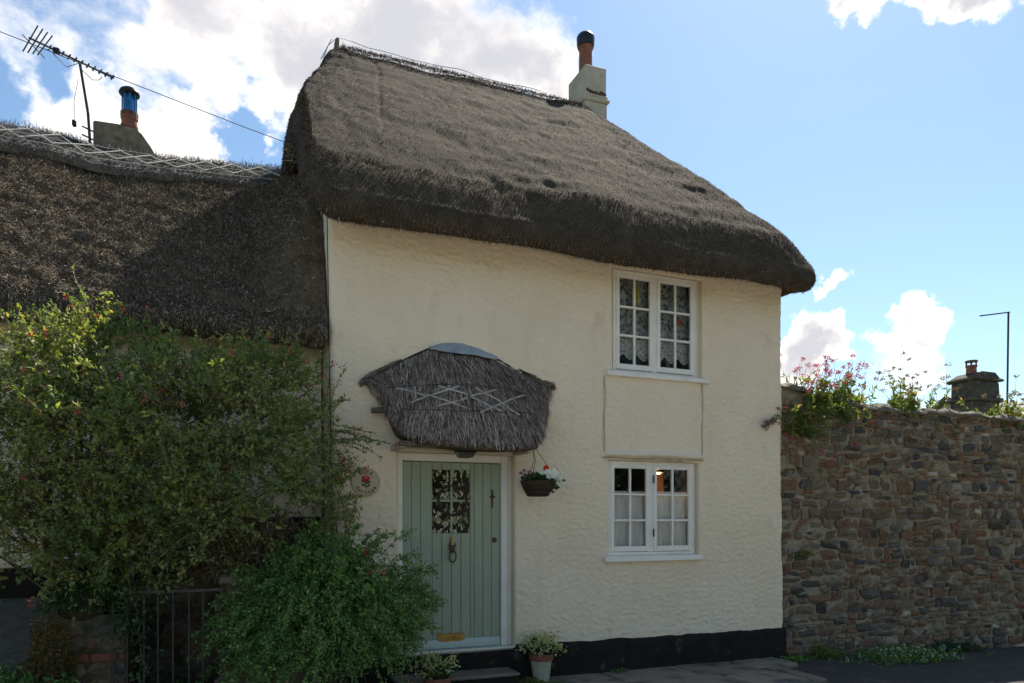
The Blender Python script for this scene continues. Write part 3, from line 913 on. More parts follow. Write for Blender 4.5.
def make_roof():
    x0, x1, y0, y1, rc = .70, 6.47, -.42, 5.42, .26
    per = []

    def line(a, b, st):
        n = max(2, int(np.hypot(b[0] - a[0], b[1] - a[1]) / st))
        for t in np.linspace(0, 1, n, endpoint=False): per.append((a[0] + (b[0] - a[0]) * t, a[1] + (b[1] - a[1]) * t))

    def arc(cx, cy, a0, a1, n=12):
        for t in np.linspace(a0, a1, n, endpoint=False): per.append((cx + rc * cos(t), cy + rc * sin(t)))
    line((x0 + rc, y0), (x1 - rc, y0), .026); arc(x1 - rc, y0 + rc, -pi / 2, 0, 16); line((x1, y0 + rc), (x1, y1 - rc), .05)
    arc(x1 - rc, y1 - rc, 0, pi / 2); line((x1 - rc, y1), (x0 + rc, y1), .12); arc(x0 + rc, y1 - rc, pi / 2, pi); line((x0, y1 - rc), (x0, y0 + rc), .04)
    arc(x0 + rc, y0 + rc, pi, 1.5 * pi, 16)
    Bd = np.array(per); n = len(Bd)
    # hand-cut eaves are not dead straight
    Sk = np.stack([np.clip(Bd[:, 0], 1.5, 4.9), np.full(n, 2.5)], -1)
    nr = 120
    r = np.linspace(0, 1, nr)[None, :, None]
    XY = Sk[:, None] + (Bd - Sk)[:, None] * r
    Z = roof_height(XY[..., 0], XY[..., 1])
    dist = np.linalg.norm(Bd - Sk, axis=-1)[:, None] * (1 - r[..., 0])
    roll = .15 * np.clip(1 - dist / .34, 0, 1) ** 2
    Z = Z - roll
    top = np.concatenate([XY, Z[..., None]], -1)
    nxt = np.roll(Bd, -1, 0) - np.roll(Bd, 1, 0); out = norm(np.stack([nxt[:, 1], -nxt[:, 0]], -1))
    zb = roof_height(Bd[:, 0], Bd[:, 1]) - .15
    prof = [(.022, .03), (.045, .075), (.062, .125), (.07, .17), (.067, .215), (.047, .255), (.015, .285), (-.03, .30), (-.10, .275), (-.20, .225), (-.32, .16), (-.5, .11), (-.8, .07)]
    thick = 1 + .10 * fbm(Bd[:, 0] * 1.3, Bd[:, 1] * 1.3, 0, 77, 2)
    rings = []
    for o, dz in prof:
        rings.append(np.concatenate([Bd + out * o, (zb - dz * thick)[:, None]], -1))
    sk = np.stack(rings, 1)
    G = np.concatenate([top, sk], 1)
    Gc = np.concatenate([G, G[:1]], 0)
    N = grid_normals(Gc)
    # thatch relief: courses rippling under the netting, dips and fine tufts
    P = Gc
    slope_c = P[..., 2] * 1.0
    wob = fbm(P[..., 0] * 1.1, P[..., 1] * .8, P[..., 2] * .9, 50, 3)
    topw = np.concatenate([np.ones(nr), np.linspace(1, .0, len(prof) - 4), np.zeros(4)])[None, :]
    rip = fbm(P[..., 0] * 1.0, P[..., 1] * 5.6, P[..., 2] * 5.6 + wob * 1.0, 51, 3, .6)
    crest_n = fbm(P[..., 0] * .75 + .25 * wob, P[..., 1] * 3.6, P[..., 2] * 3.6 + wob * .9, 57, 3, .55)
    crest = np.exp(-(crest_n / .24) ** 2) * np.clip(.55 + .9 * fbm(P[..., 0] * 1.2, P[..., 1] * 2, P[..., 2] * 2, 58, 2), 0, 1.2)
    fine = np.exp(-(fbm(P[..., 0] * 1.6, P[..., 1] * 7.5, P[..., 2] * 7.5 + wob * 1.2, 61, 2) / .26) ** 2)
    d = .020 * fbm(P[..., 0] * .8, P[..., 1] * .8, P[..., 2] * .8, 52, 2) + (.006 * rip + .016 * crest + .007 * fine) * topw + .005 * fbm(P[..., 0] * 13, P[..., 1] * 13, P[..., 2] * 13, 53, 2)
    # seam in the netting and a hollow beside it
    sx = 1.62 + .16 * (P[..., 2] - 6.2)
    for _ in range(5):
        d[:, 1:-1] = (d[:, :-2] + 2 * d[:, 1:-1] + d[:, 2:]) / 4
    d = 1.75 * d
    d = d + .004 * fbm(P[..., 0] * 15, P[..., 1] * 15, P[..., 2] * 15, 54, 2)
    d = d + .016 * np.exp(-((P[..., 0] - sx - .03 * fbm(P[..., 2] * 2, 0, 0, 9, 2)) / .03) ** 2) * topw * (P[..., 2] > 5.5)
    Gd = Gc + N * d[..., None] * np.where(N[..., 2:3] > -2, 1, 1)
    Gd[-1] = Gd[0]
    roof = np_obj('roof', Gd.reshape(-1, 3), grid_faces(Gd.shape[0], Gd.shape[1])[:, ::-1], M['net_thatch'], cottage, smooth=True)
    ND = grid_normals(Gd)
    if (ND[50, 60, 2] < 0): ND = -ND
    # loose straw lying over the slope, front and both ends
    vis = np.where((Bd[:, 1] < 4.6))[0]
    def sample(k, j0, j1):
        i = rng.choice(vis, k); j = rng.integers(j0, j1, k); f = rng.random((k, 2))
        a = Gd[i, j]; b1 = Gd[i + 1, j]; c1 = Gd[i, j + 1]
        p = a + (b1 - a) * f[:, :1] + (c1 - a) * f[:, 1:]
        dn = norm(Gd[i, j + 1] - Gd[i, j]); nn = ND[i, j]
        return p, dn, nn
    # uniform over the slope: pick j with weight growing outward
    k = 36000
    jw = (np.sqrt(rng.random(k)) * (nr - 2)).astype(int)
    i = rng.choice(vis, k); f = rng.random((k, 2))
    a = Gd[i, jw]; p = a + (Gd[i + 1, jw] - a) * f[:, :1] + (Gd[i, jw + 1] - a) * f[:, 1:]
    dn = norm(Gd[i, jw + 1] - a); nn = ND[i, jw]
    D = norm(dn + rng.normal(size=(k, 3)) * .30)
    V, F = strands(p + nn * .001, D, nn, rng.uniform(.012, .032, k), rng.uniform(.003, .006, k), rng.uniform(.0, .003, k))
    np_obj('straw', V, F, M['straw'], roof, kind='stuff')
    # cut straw ends on the eave
    k = 52000
    p, dn, nn = sample(k, nr - 12, nr + 8)
    D = norm(nn * .75 + dn * .5 + rng.normal(size=(k, 3)) * .45)
    V, F = strands(p - nn * .01, D, dn, rng.uniform(.012, .030, k), rng.uniform(.004, .009, k), rng.uniform(-.004, .008, k))
    np_obj('eave_straw', V, F, M['straw_lip'], roof, kind='stuff')
    k = 3000
    p, dn, nn = sample(k, nr + 5, nr + 9)
    D = norm(np.array([0, 0, -1.0]) + dn * .3 + rng.normal(size=(k, 3)) * .4)
    V, F = strands(p, D, nn, rng.uniform(.01, .03, k), rng.uniform(.003, .006, k), rng.uniform(-.01, .01, k))
    np_obj('eave_fringe', V, F, M['straw_lip'], roof, kind='stuff')
    # rough tufts along the ridge
    k = 7000
    x = rng.uniform(1.4, 5.0, k); y = 2.5 + rng.normal(size=k) * .10
    p = np.stack([x, y, roof_height(x, y) + .01], -1)
    D = norm(np.stack([rng.normal(size=k) * .6, rng.normal(size=k) * .9, rng.uniform(-.1, .25, k)], -1))
    V, F = strands(p, D, np.tile([0, 0, 1.0], (k, 1)), rng.uniform(.02, .05, k), rng.uniform(.004, .008, k), rng.uniform(-.02, .02, k))
    np_obj('ridge_straw', V, F, M['straw'], roof, kind='stuff')
    return roof


make_wall()
# cracks down the sides of the patched panel between the two windows
for xc, z0, z1 in ((3.838, 2.33, 3.165), (5.118, 2.31, 3.165)):
    m = MB(); n = 46
    for k in range(n):
        a, b2 = z0 + (z1 - z0) * k / n, z0 + (z1 - z0) * (k + 1) / n
        f0, f1 = (xc + .016 * float(fbm(z * 3, 0, 0, 8, 3)) for z in (a, b2))
        w0, w1 = (.0022 + .0022 * float(vnoise(z * 9, 0, 0, 5)) for z in (a, b2))
        y0, y1 = -.004, -.004
        m.add([(f0 - w0, .004, a), (f0 + w0, .004, a), (f1 + w1, .004, b2), (f1 - w1, .004, b2), (f0 - w0, -.0165, a), (f0 + w0, -.0165, a), (f1 + w1, -.0165, b2), (f1 - w1, -.0165, b2)],
              [(4, 5, 6, 7), (0, 4, 7, 3), (5, 1, 2, 6)])
    m.build('panel_crack', M['crack'], cottage)
roof = make_roof()
m = MB(); n = 70
for k in range(n):
    a, b2 = 3.82 + 1.32 * k / n, 3.82 + 1.32 * (k + 1) / n
    h0, h1 = (.009 + .008 * float(vnoise(x * 11, 0, 0, 15)) for x in (a, b2))
    z0, z1 = (2.278 + .006 * float(fbm(x * 4, 0, 0, 12, 2)) for x in (a, b2))
    m.add([(a, -.020, z0 - h0), (b2, -.020, z1 - h1), (b2, -.034, z1 + h1), (a, -.034, z0 + h0), (a, .01, z0 - h0), (b2, .01, z1 - h1)], [(0, 1, 2, 3), (4, 5, 1, 0)])
m.build('ledge_edge', M['ledge'], cottage)

# finial stub and the blue netting edge on the ridge; a loose tuft on the verge
f = MB().tube([(1.36, 2.5, 7.55), (1.355, 2.5, 7.68), (1.365, 2.49, 7.75)], [.035, .032, .025], 7)
f.build('ridge_finial', M['bark'], cottage)
def ridge_line(xs, dz, seed):
    return [(x, 2.46, float(roof_height(np.array(x), np.array(2.46))) + dz + .025 * float(vnoise(x * 3, 0, 0, seed))) for x in xs]
f = MB()
f.tube([(1.18, 2.40, 7.42), (1.24, 2.44, 7.60), (1.36, 2.48, 7.76), (1.55, 2.46, 7.74)] + ridge_line(np.linspace(1.75, 4.2, 26), .055, 3), .0055, 4)
f.tube([(1.14, 2.36, 7.36), (1.28, 2.42, 7.68)], .006, 4)
f.build('ridge_netting', M['blue_net'], cottage)
f = MB()
tuft = []
k = 260
p = np.tile([.64, .42, 5.20], (k, 1)) + rng.normal(size=(k, 3)) * [.012, .05, .06]
D = norm(rng.normal(size=(k, 3)) * .5 + np.array([-.8, -.2, -.5]))
V, F = strands(p, D, rand_dirs(k), rng.uniform(.03, .10, k), .007, .01)
np_obj('loose_straw_tuft', V, F, M['straw2'], cottage, kind='stuff')

# plinth: black painted band, slightly proud of the wall
def make_plinth():
    for x0, x1 in ((.955, 1.565), (2.805, 6.335)):
        n = int((x1 - x0) / .03)
        xs = np.linspace(x0, x1, n); zs = np.linspace(-.16, .31, 18)
        X, Z = np.meshgrid(xs, zs, indexing='ij')
        Z = Z + np.where(Z > .25, .010 * fbm(X * 4, 0, 0, 21, 3), 0) - np.where(Z > .2, .014 * (X - 2.8) / 3.5, 0)
        Y = -.032 - .006 * fbm(X * 14, 0, Z * 18, 22, 2) + .022 * np.clip((Z - .275) / .03, 0, 1)
        V = [np.stack([X, Y, Z], -1).reshape(-1, 3)]; F = [grid_faces(n, 18)]
        top = np.stack([np.stack([xs, Y[:, -1], Z[:, -1]], -1), np.stack([xs, np.full(n, .02), Z[:, -1]], -1)], 1)
        F.append(grid_faces(n, 2)[:, ::-1] + len(V[0])); V.append(top.reshape(-1, 3))
        b = sum(len(v) for v in V)
        for xe, s in ((x0, 1), (x1, -1)):
            V.append(np.array([(xe, -.032, -.16), (xe, .4, -.16), (xe, .4, .30), (xe, -.015, .30)])); F.append(np.array([[0, 1, 2, 3]]) + b); b += 4
        np_obj('plinth', np.concatenate(V), np.concatenate(F), M['plinth'], cottage, smooth=False)


make_plinth()

# chimney
def make_chimney():
    c = MB()
    c.box(5.19, 5.575, 3.0, 3.62, 6.2, 8.09, bev=.012, jit=.004)
    st = c.build('chimney', M['stack'], cottage)
    c = MB().box(5.20, 5.57, 3.012, 3.61, 8.20, 8.655, bev=.015, jit=.005)
    c.build('upper_stack', M['stack'], st)
    c = MB().box(5.155, 5.615, 2.962, 3.66, 8.088, 8.155, bev=.022, jit=.008).box(5.175, 5.59, 2.985, 3.635, 8.153, 8.205, bev=.02, jit=.008)
    c.build('drip_course', M['stack'], st)
    # broken edge above the drip course where the brick shows
    for (x0, x1, z0, z1) in ((5.205, 5.275, 8.235, 8.285), (5.265, 5.345, 8.205, 8.255), (5.335, 5.42, 8.215, 8.262), (5.41, 5.47, 8.20, 8.242), (5.455, 5.565, 8.205, 8.265)):
        MB().box(x0, x1, 2.996, 3.06, z0, z1, bev=.012, jit=.014).build('exposed_brick', M['old_core'], st)
    cx, cy = 5.355, 3.30
    c = MB().lathe((cx, cy, 8.64), [(.0, 0), (.125, 0), (.125, .03), (.108, .05), (.103, .42), (.112, .43), (.125, .45), (.125, .485), (.11, .50), (.0, .50)], 22)
    c.build('chimney_pot', M['terracotta'], st, smooth=False)
    c = MB().lathe((cx, cy, 9.10), [(.0, 0), (.128, 0.0), (.138, .03), (.142, .10), (.145, .155), (.12, .20), (.07, .215), (.0, .22)], 22)
    c.build('cowl', M['cap_black'], st, smooth=True)


make_chimney()

# ------------------------------------------------------------------ windows
def make_window(o, y, zs_open, px, kids):
    """two casements of six panes: frame, sashes, bars, panes and sill are pieces of the window"""
    x0, x1, z0, z1 = o
    fx0, fx1 = px
    fr = .045
    w = MB()
    w.box(fx0, fx0 + fr, y, y + .07, z0 + .001, z1 - .002, bev=.004).box(fx1 - fr, fx1, y, y + .07, z0 + .001, z1 - .002, bev=.004)
    w.box(fx0 + fr, fx1 - fr, y + .002, y + .07, z1 - fr, z1 - .002, bev=.004).box(fx0 + fr, fx1 - fr, y + .002, y + .07, z0 + .001, z0 + .04, bev=.004)
    mid = (fx0 + fx1) / 2 - .01
    w.box(mid - .03, mid + .03, y + .004, y + .068, z0 + .04, z1 - fr, bev=.004)
    if fx1 < x1 - .01:    # plaster fillet closing the gap to the reveal
        w.box(fx1 - .002, x1 + .02, y + .03, y + .09, z0 - .01, z1 + .01)
    if fx0 > x0 + .005:
        w.box(x0 - .02, fx0 + .002, y + .03, y + .09, z0 - .01, z1 + .01)
    win = w.build('window', M['white'], cottage)
    for si, (a, b, dy) in enumerate(((fx0 + fr - .004, mid - .026, -.010), (mid + .026, fx1 - fr + .004, -.016))):
        sz0, sz1 = z0 + .045, z1 - fr + .004
        st = .042
        ys0, ys1 = y + dy, y + dy + .045
        m = MB()
        m.box(a, a + st, ys0, ys1, sz0, sz1, bev=.005).box(b - st, b, ys0, ys1, sz0, sz1, bev=.005)
        m.box(a + st, b - st, ys0 + .002, ys1, sz1 - st, sz1, bev=.005).box(a + st, b - st, ys0 + .002, ys1, sz0, sz0 + .06, bev=.005)
        m.build('sash', M['white'], win)
        gx = (a + b) / 2
        gz0, gz1 = sz0 + .06, sz1 - st
        h = (gz1 - gz0) / 3
        MB().box(gx - .012, gx + .012, ys0 + .006, ys1 - .004, gz0, gz1, bev=.004).build('glazing_bar', M['white'], win)
        for q in (1, 2):
            for (c0, c1) in ((a + st, gx - .012), (gx + .012, b - st)):
                MB().box(c0, c1, ys0 + .008, ys1 - .004, gz0 + q * h - .012, gz0 + q * h + .012, bev=.004).build('glazing_bar', M['white'], win)
        for q in range(3):
            for (c0, c1) in ((a + st - .004, gx - .006), (gx + .006, b - st + .004)):
                t = random.uniform(-.0025, .0025); t2 = random.uniform(-.0025, .0025)
                MB().add([(c0, ys0 + .026 + t, gz0 + q * h), (c1, ys0 + .026 - t, gz0 + q * h), (c1, ys0 + .026 + t2, gz0 + q * h + h), (c0, ys0 + .026 - t2, gz0 + q * h + h)], [(0, 1, 2, 3)]).build('pane', M['glass'], win)
        if kids == 'hinged' and si == 1:
            for zz in (sz0 + .16, sz1 - .20):
                MB().box(a - .012, a + .006, ys0 - .008, ys0 + .004, zz, zz + .09, bev=.003).build('hinge', M['iron'], win)
    return win


w1 = make_window(WUP, .055, None, (3.985, 5.085), 'plain')
MB().box(3.865, 5.215, -.045, .10, 3.168, 3.226, bev=.008, jit=.003).build('sill', M['white'], w1)
w2 = make_window(WLO, .05, None, (3.915, 5.055), 'hinged')
MB().box(3.835, 5.115, -.055, .10, 1.143, 1.206, bev=.008, jit=.003).build('sill', M['white'], w2)
# boarding above the upper window under the eave
MB().box(3.96, 5.10, .02, .07, 4.364, 4.52, bev=.006, jit=.004).build('window_head', M['cream_worn'], cottage)

# ------------------------------------------------------------------ front door
def make_door():
    yl = .125
    d = MB().box(1.648, 2.678, yl + .012, yl + .045, .305, 2.183)
    door = d.build('door', M['sage'], cottage)
    # cut the backing away behind the glazing by building the glazing in front of it
    gx = (1.957, 2.352); gz = (1.468, 2.107)
    n = 11; w = (2.681 - 1.645) / n
    edges = [1.645 + w * k for k in range(n + 1)]
    edges[3], edges[7] = gx[0] - .004, gx[1] + .004
    for k in (4, 5, 6): edges[k] = edges[3] + (edges[7] - edges[3]) * (k - 3) / 4
    for k in range(n):
        a, b = edges[k] + .0022, edges[k + 1] - .0022
        spans = [(.306, 2.182)] if not 3 <= k <= 6 else [(.306, gz[0] - .004), (gz[1] + .004, 2.182)]
        for z0, z1 in spans:
            MB().box(a, b, yl, yl + .03, z0, z1, bev=.005).build('plank', M['sage'], door)
    mx = (gx[0] + gx[1]) / 2; mz = 1.795
    for (a, b) in ((gx[0], mx - .011), (mx + .011, gx[1])):
        for (c, e) in ((gz[0], mz - .011), (mz + .011, gz[1])):
            MB().box(a, b, yl + .006, yl + .02, c, e).build('pane', M['leaded'], door)
    MB().box(mx - .011, mx + .011, yl - .007, yl + .024, gz[0], gz[1], bev=.004).build('glazing_bar', M['sage'], door)
    for (a, b) in ((gx[0], mx - .011), (mx + .011, gx[1])):
        MB().box(a, b, yl - .005, yl + .024, mz - .011, mz + .011, bev=.004).build('glazing_bar', M['sage'], door)
    MB().prism([(yl - .028, .308), (yl - .032, .345), (yl - .002, .392), (yl - .002, .308)], 1.652, 2.674, 'yz').build('weatherboard', M['sage_pale'], door)
    # animal-head knocker with hanging ring
    kx, kz = 2.154, 1.31
    k = MB().tube([(kx, yl - .006, kz + .12), (kx, yl - .012, kz + .03)], [.016, .02], 7)
    k.build('knocker_plate', M['brass'], door)
    k = MB()
    k.ball((kx, yl - .035, kz), .034, 10, 7, (1, .9, 1.1)).ball((kx, yl - .065, kz - .022), .018, 8, 5, (1, 1.2, .9))
    for s in (-1, 1):
        k.add([(kx + s * .012, yl - .035, kz + .025), (kx + s * .040, yl - .035, kz + .022), (kx + s * .036, yl - .04, kz + .068), (kx + s * .024, yl - .02, kz + .03)], [(0, 1, 2), (1, 3, 2), (0, 2, 3)])
    k.build('knocker_head', M['bronze'], door, smooth=True)
    k = MB().tube([(kx + .036 * sin(t), yl - .045, kz - .075 + .06 * cos(t)) for t in np.linspace(0, 2 * pi, 17)], .008, 6)
    k.build('knocker_ring', M['bronze'], door)
    # letter plate
    MB().box(2.008, 2.292, yl - .012, yl + .001, .352, .452, bev=.006).build('letter_plate', M['brass'], door)
    MB().box(2.045, 2.255, yl - .017, yl - .011, .368, .436, bev=.003).build('letter_flap', M['brass'], door)
    v, f = text_shapes('LETTERS', .046, .0012)
    wd = max(p[0] for p in v)
    MB().add([(2.15 - wd / 2 + p[0], p[1] + yl - .0185, .386 + p[2]) for p in v], f).build('lettering', M['bronze'], door)
    # ornamental latch cross and round lock
    k = MB().box(2.588, 2.602, yl - .014, yl + .001, 1.725, 1.90, bev=.003).box(2.565, 2.625, yl - .017, yl - .001, 1.835, 1.849, bev=.003).ball((2.595, yl - .018, 1.842), .017, 8, 6).ball((2.595, yl - .010, 1.90), .013, 8, 5)
    k.build('handle', M['bronze'], door)
    MB().lathe((2.618, yl + .001, 1.393), [(.0, 0), (.028, 0), (.028, .006), (.016, .012), (.014, .022), (.0, .024)], 14, 'y').build('lock', M['bronze'], door)
    # frame
    fr = MB()
    fr.box(1.585, 1.643, .085, .20, .30, 2.265, bev=.006).box(2.683, 2.755, .085, .20, .30, 2.265, bev=.006).box(1.643, 2.683, .088, .20, 2.188, 2.265, bev=.006)
    fr.box(2.753, 2.81, .12, .2, .30, 2.29).box(1.56, 1.587, .12, .2, .30, 2.29)
    fr.build('door_frame', M['white'], cottage)
    MB().box(1.575, 2.795, .02, .22, .262, .302, bev=.006, jit=.002).build('threshold', M['sage_pale'], cottage)
    MB().box(1.56, 2.81, -.03, .4, -.16, .263, bev=.008).build('threshold_riser', M['plinth'], cottage)
    return door


door = make_door()

# doorstep
step = thing('doorstep', 'worn stone doorstep with black painted riser below the green door', 'doorstep', (2.1, -.2, -.1))
MB().box(1.50, 2.70, -.335, -.033, -.14, .065, bev=.01, jit=.003).build('riser', M['plinth'], step)
MB().box(1.485, 2.715, -.355, -.033, .064, .105, bev=.014, jit=.005).build('tread', M['step'], step)

# ------------------------------------------------------------------ thatched porch canopy
def make_porch():
    top_k = np.array([(1.20, 2.925), (1.32, 3.00), (1.55, 3.12), (1.80, 3.255), (1.98, 3.335), (2.2, 3.36), (2.42, 3.325), (2.62, 3.245), (2.9, 3.125), (3.1, 3.06), (3.235, 3.03)])
    bot_k = np.array([(1.41, -.03, 2.74), (1.45, -.18, 2.60), (1.51, -.34, 2.44), (1.63, -.47, 2.355), (1.9, -.55, 2.325), (2.2, -.56, 2.312), (2.5, -.55, 2.305), (2.72, -.50, 2.318), (2.90, -.42, 2.35), (3.04, -.24, 2.46), (3.13, -.03, 2.62)])
    nu, nv = 140, 60
    u = np.linspace(0, 1, nu); kt = np.linspace(0, 1, len(top_k))

    def interp(K):
        a = np.stack([np.interp(u, kt, K[:, c]) for c in range(K.shape[1])], -1)
        for _ in range(6):
            a[1:-1] = (a[:-2] + 2 * a[1:-1] + a[2:]) / 4
        return a
    top_k[:, 0] = 2.2 + (top_k[:, 0] - 2.2) * .965; bot_k[:, 0] = 2.2 + (bot_k[:, 0] - 2.2) * .965
    T2 = interp(top_k); T = np.stack([T2[:, 0], np.full(nu, .015), T2[:, 1]], -1); Bt = interp(bot_k)
    v = np.linspace(0, 1, nv)[None, :, None]
    S = T[:, None] * (1 - v) + Bt[:, None] * v
    # belly out
    bul = np.sin(np.linspace(0, 1, nv) * pi)[None, :] * (.055 * np.sin(u * pi) ** .6)[:, None]
    S[..., 1] -= bul; S[..., 2] += bul * .55
    N = grid_normals(S); 
    if N[70, 30, 1] > 0: N = -N
    S = S + N * (.012 * fbm(S[..., 0] * 9, S[..., 1] * 9, S[..., 2] * 5, 61, 3))[..., None]
    # eave: roll under
    Dn = norm(S[:, -1] - S[:, -4])
    down = np.array([0, .30, -1.0]); down = down / np.linalg.norm(down)
    r1 = S[:, -1] + np.array([0, .012, -.035]); r2 = S[:, -1] + np.array([0, .045, -.055]); r3 = S[:, -1] * [1, 0, 1] + np.array([0, 0, -.02]) + np.stack([np.zeros(nu), np.full(nu, -.02), np.zeros(nu)], -1)
    G = np.concatenate([S, r1[:, None], r2[:, None], r3[:, None]], 1)
    porch = np_obj('porch_canopy', G.reshape(-1, 3), grid_faces(nu, nv + 3), M['thatch2'], cottage, smooth=True)

    def at(uu, vv):
        x = uu * (nu - 1); y = vv * (nv - 1)
        i = np.minimum(x.astype(int), nu - 2); j = np.minimum(y.astype(int), nv - 2)
        f, g = (x - i)[:, None], (y - j)[:, None]
        p = S[i, j] * (1 - f) * (1 - g) + S[i + 1, j] * f * (1 - g) + S[i, j + 1] * (1 - f) * g + S[i + 1, j + 1] * f * g
        return p, norm(S[i, j + 1] - S[i, j]), N[i, j]
    def chord(q):       # where the straw starts below the lead: a straight line under the arched top
        q = np.asarray(q, float); a, b = .33, .71
        za, zb = np.interp(a, u, T[:, 2]), np.interp(b, u, T[:, 2])
        return np.clip((np.interp(q, u, T[:, 2]) - (za + (zb - za) * (q - a) / (b - a))) / .80, 0, .3) * ((q > a) & (q < b))
    k = 19000
    uu = rng.random(k); vv = np.where(rng.random(k) < .10, rng.random(k) * .08, rng.random(k) ** .85)
    keepers = vv > chord(uu)
    uu, vv = uu[keepers], vv[keepers] * .97; k = len(uu)
    p, dn, nn = at(uu, vv)
    D = norm(dn + rng.normal(size=(k, 3)) * .13)
    V, F = strands(p + nn * rng.uniform(.0, .012, k)[:, None], D, nn, rng.uniform(.07, .20, k) * np.where(vv > .8, .55, 1), rng.uniform(.003, .0075, k), rng.uniform(.002, .022, k))
    np_obj('straw', V, F, M['straw_porch'], porch, kind='stuff')
    k = 5000                                    # ragged cut ends on the eave
    uu = rng.random(k); p, dn, nn = at(uu, rng.uniform(.93, 1, k))
    D = norm(dn * .8 + np.array([0, -.15, -.5]) + rng.normal(size=(k, 3)) * .3)
    V, F = strands(p - nn * rng.uniform(0, .05, k)[:, None], D, nn, rng.uniform(.02, .05, k), rng.uniform(.004, .008, k), 0.0)
    np_obj('straw_ends', V, F, M['straw_porch'], porch, kind='stuff')
    # long reeds laid along the two upper edges, their butt ends showing at the wing tips
    for lo, hi, sgn in ((0.0, .22, -1), (.78, 1.0, 1)):
        k = 1500
        q = rng.uniform(lo, hi, k)
        p, dn, nn = at(q, rng.uniform(0.0, .20, k) * np.clip(np.abs(q - .5) * 2.6 - .6, .15, 1))
        ed = np.stack([np.interp(np.clip(q + sgn * .03, 0, 1), u, T[:, c]) - np.interp(np.clip(q - sgn * .03, 0, 1), u, T[:, c]) for c in range(3)], -1)
        D = norm(norm(ed) + dn * .12 + rng.normal(size=(k, 3)) * .10)
        V, F = strands(p + nn * rng.uniform(.005, .035, k)[:, None], D, nn, rng.uniform(.06, .15, k) * np.where(np.abs(q - .5) > .44, .45, 1), rng.uniform(.004, .008, k), rng.uniform(-.005, .01, k))
        np_obj('wing_reed', V, F, M['straw2'], porch, kind='stuff')
    # lead sheet at the apex
    uu = np.linspace(.34, .69, 30)
    top, _, nt = at(uu, np.full(30, .0)); low, _, nl = at(uu, chord(uu) + .03)
    P = np.stack([top + [0, -.012, .012], (top + low) / 2 + [0, -.045, .03], low + [0, -.035, .022]], 1)
    np_obj('lead_cap', P.reshape(-1, 3), grid_faces(30, 3), M['lead'], porch, smooth=True)
    e = MB().tube([tuple(q) for q in (T + [0, -.020, -.006])[2:-2:4]], .012, 5)
    e.build('wire_edge', M['wire'], porch)
    # split hazel spars laid in crosses, held by two wires
    def curve(a, b, n=7):
        q, _, nn = at(np.linspace(a[0], b[0], n), np.linspace(a[1], b[1], n))
        return q + nn * .034
    for a, b in SPARS:
        MB().tube([tuple(q) for q in curve(a, b)], .0095, 5).build('spar', M['spar'], porch)
    for vv0 in ((.441, .492, .492, .475, .407), (.763, .746, .746, .72, .66)):
        q, _, nn = at(np.linspace(.115, .80, 24), np.interp(np.linspace(.115, .80, 24), [.115, .31, .44, .60, .80], vv0))
        MB().tube([tuple(z) for z in q + nn * .036], .0035, 4).build('binding_wire', M['wire'], porch)
    # timber frame carrying it
    MB().box(1.50, 2.80, -.42, -.36, 2.275, 2.325, bev=.006).build('fascia', M['bark'], porch)
    MB().box(1.52, 2.78, -.36, .02, 2.300, 2.330).build('soffit', M['cream_worn'], porch)
    for x in (1.53, 2.80):
        MB().box(x - .03, x + .03, -.40, -.002, 2.262, 2.300, bev=.006).build('bracket', M['cream_worn'], porch)
    for (x, z) in ((1.36, 2.63),):
        MB().tube([(x - .06, -.10, z), (x + .25, -.12, z + .03)], .03, 8).build('pole_end', M['bark'], porch)
    MB().box(1.56, 2.81, -.012, .085, 2.262, 2.296, bev=.005).build('lintel_board', M['cream_wood'], porch)
    return porch


SPARS = [((.187, .475), (.324, .61)), ((.252, .678), (.453, .508)), ((.273, .492), (.281, .627)), ((.324, .593), (.468, .712)), ((.367, .712), (.475, .627)), ((.489, .61), (.604, .492)),
         ((.374, .508), (.482, .593)), ((.489, .61), (.604, .712)), ((.518, .508), (.698, .712)), ((.518, .746), (.755, .458))]
porch = make_porch()

# ================================================================== THINGS ON THE COTTAGE
def make_lamp():
    t = thing('porch_light', 'small black bulkhead lamp under the thatched porch above the green door', 'lamp', (2.2, -.20, 2.30))
    MB().box(2.10, 2.30, -.26, -.13, 2.255, 2.300, bev=.012).build('housing', M['dark_plastic'], t)
    MB().prism([(2.115, 2.256), (2.285, 2.256), (2.268, 2.215), (2.24, 2.205), (2.16, 2.205), (2.132, 2.215)], -.25, -.14).build('diffuser', M['smoke_glass'], t)


make_lamp()


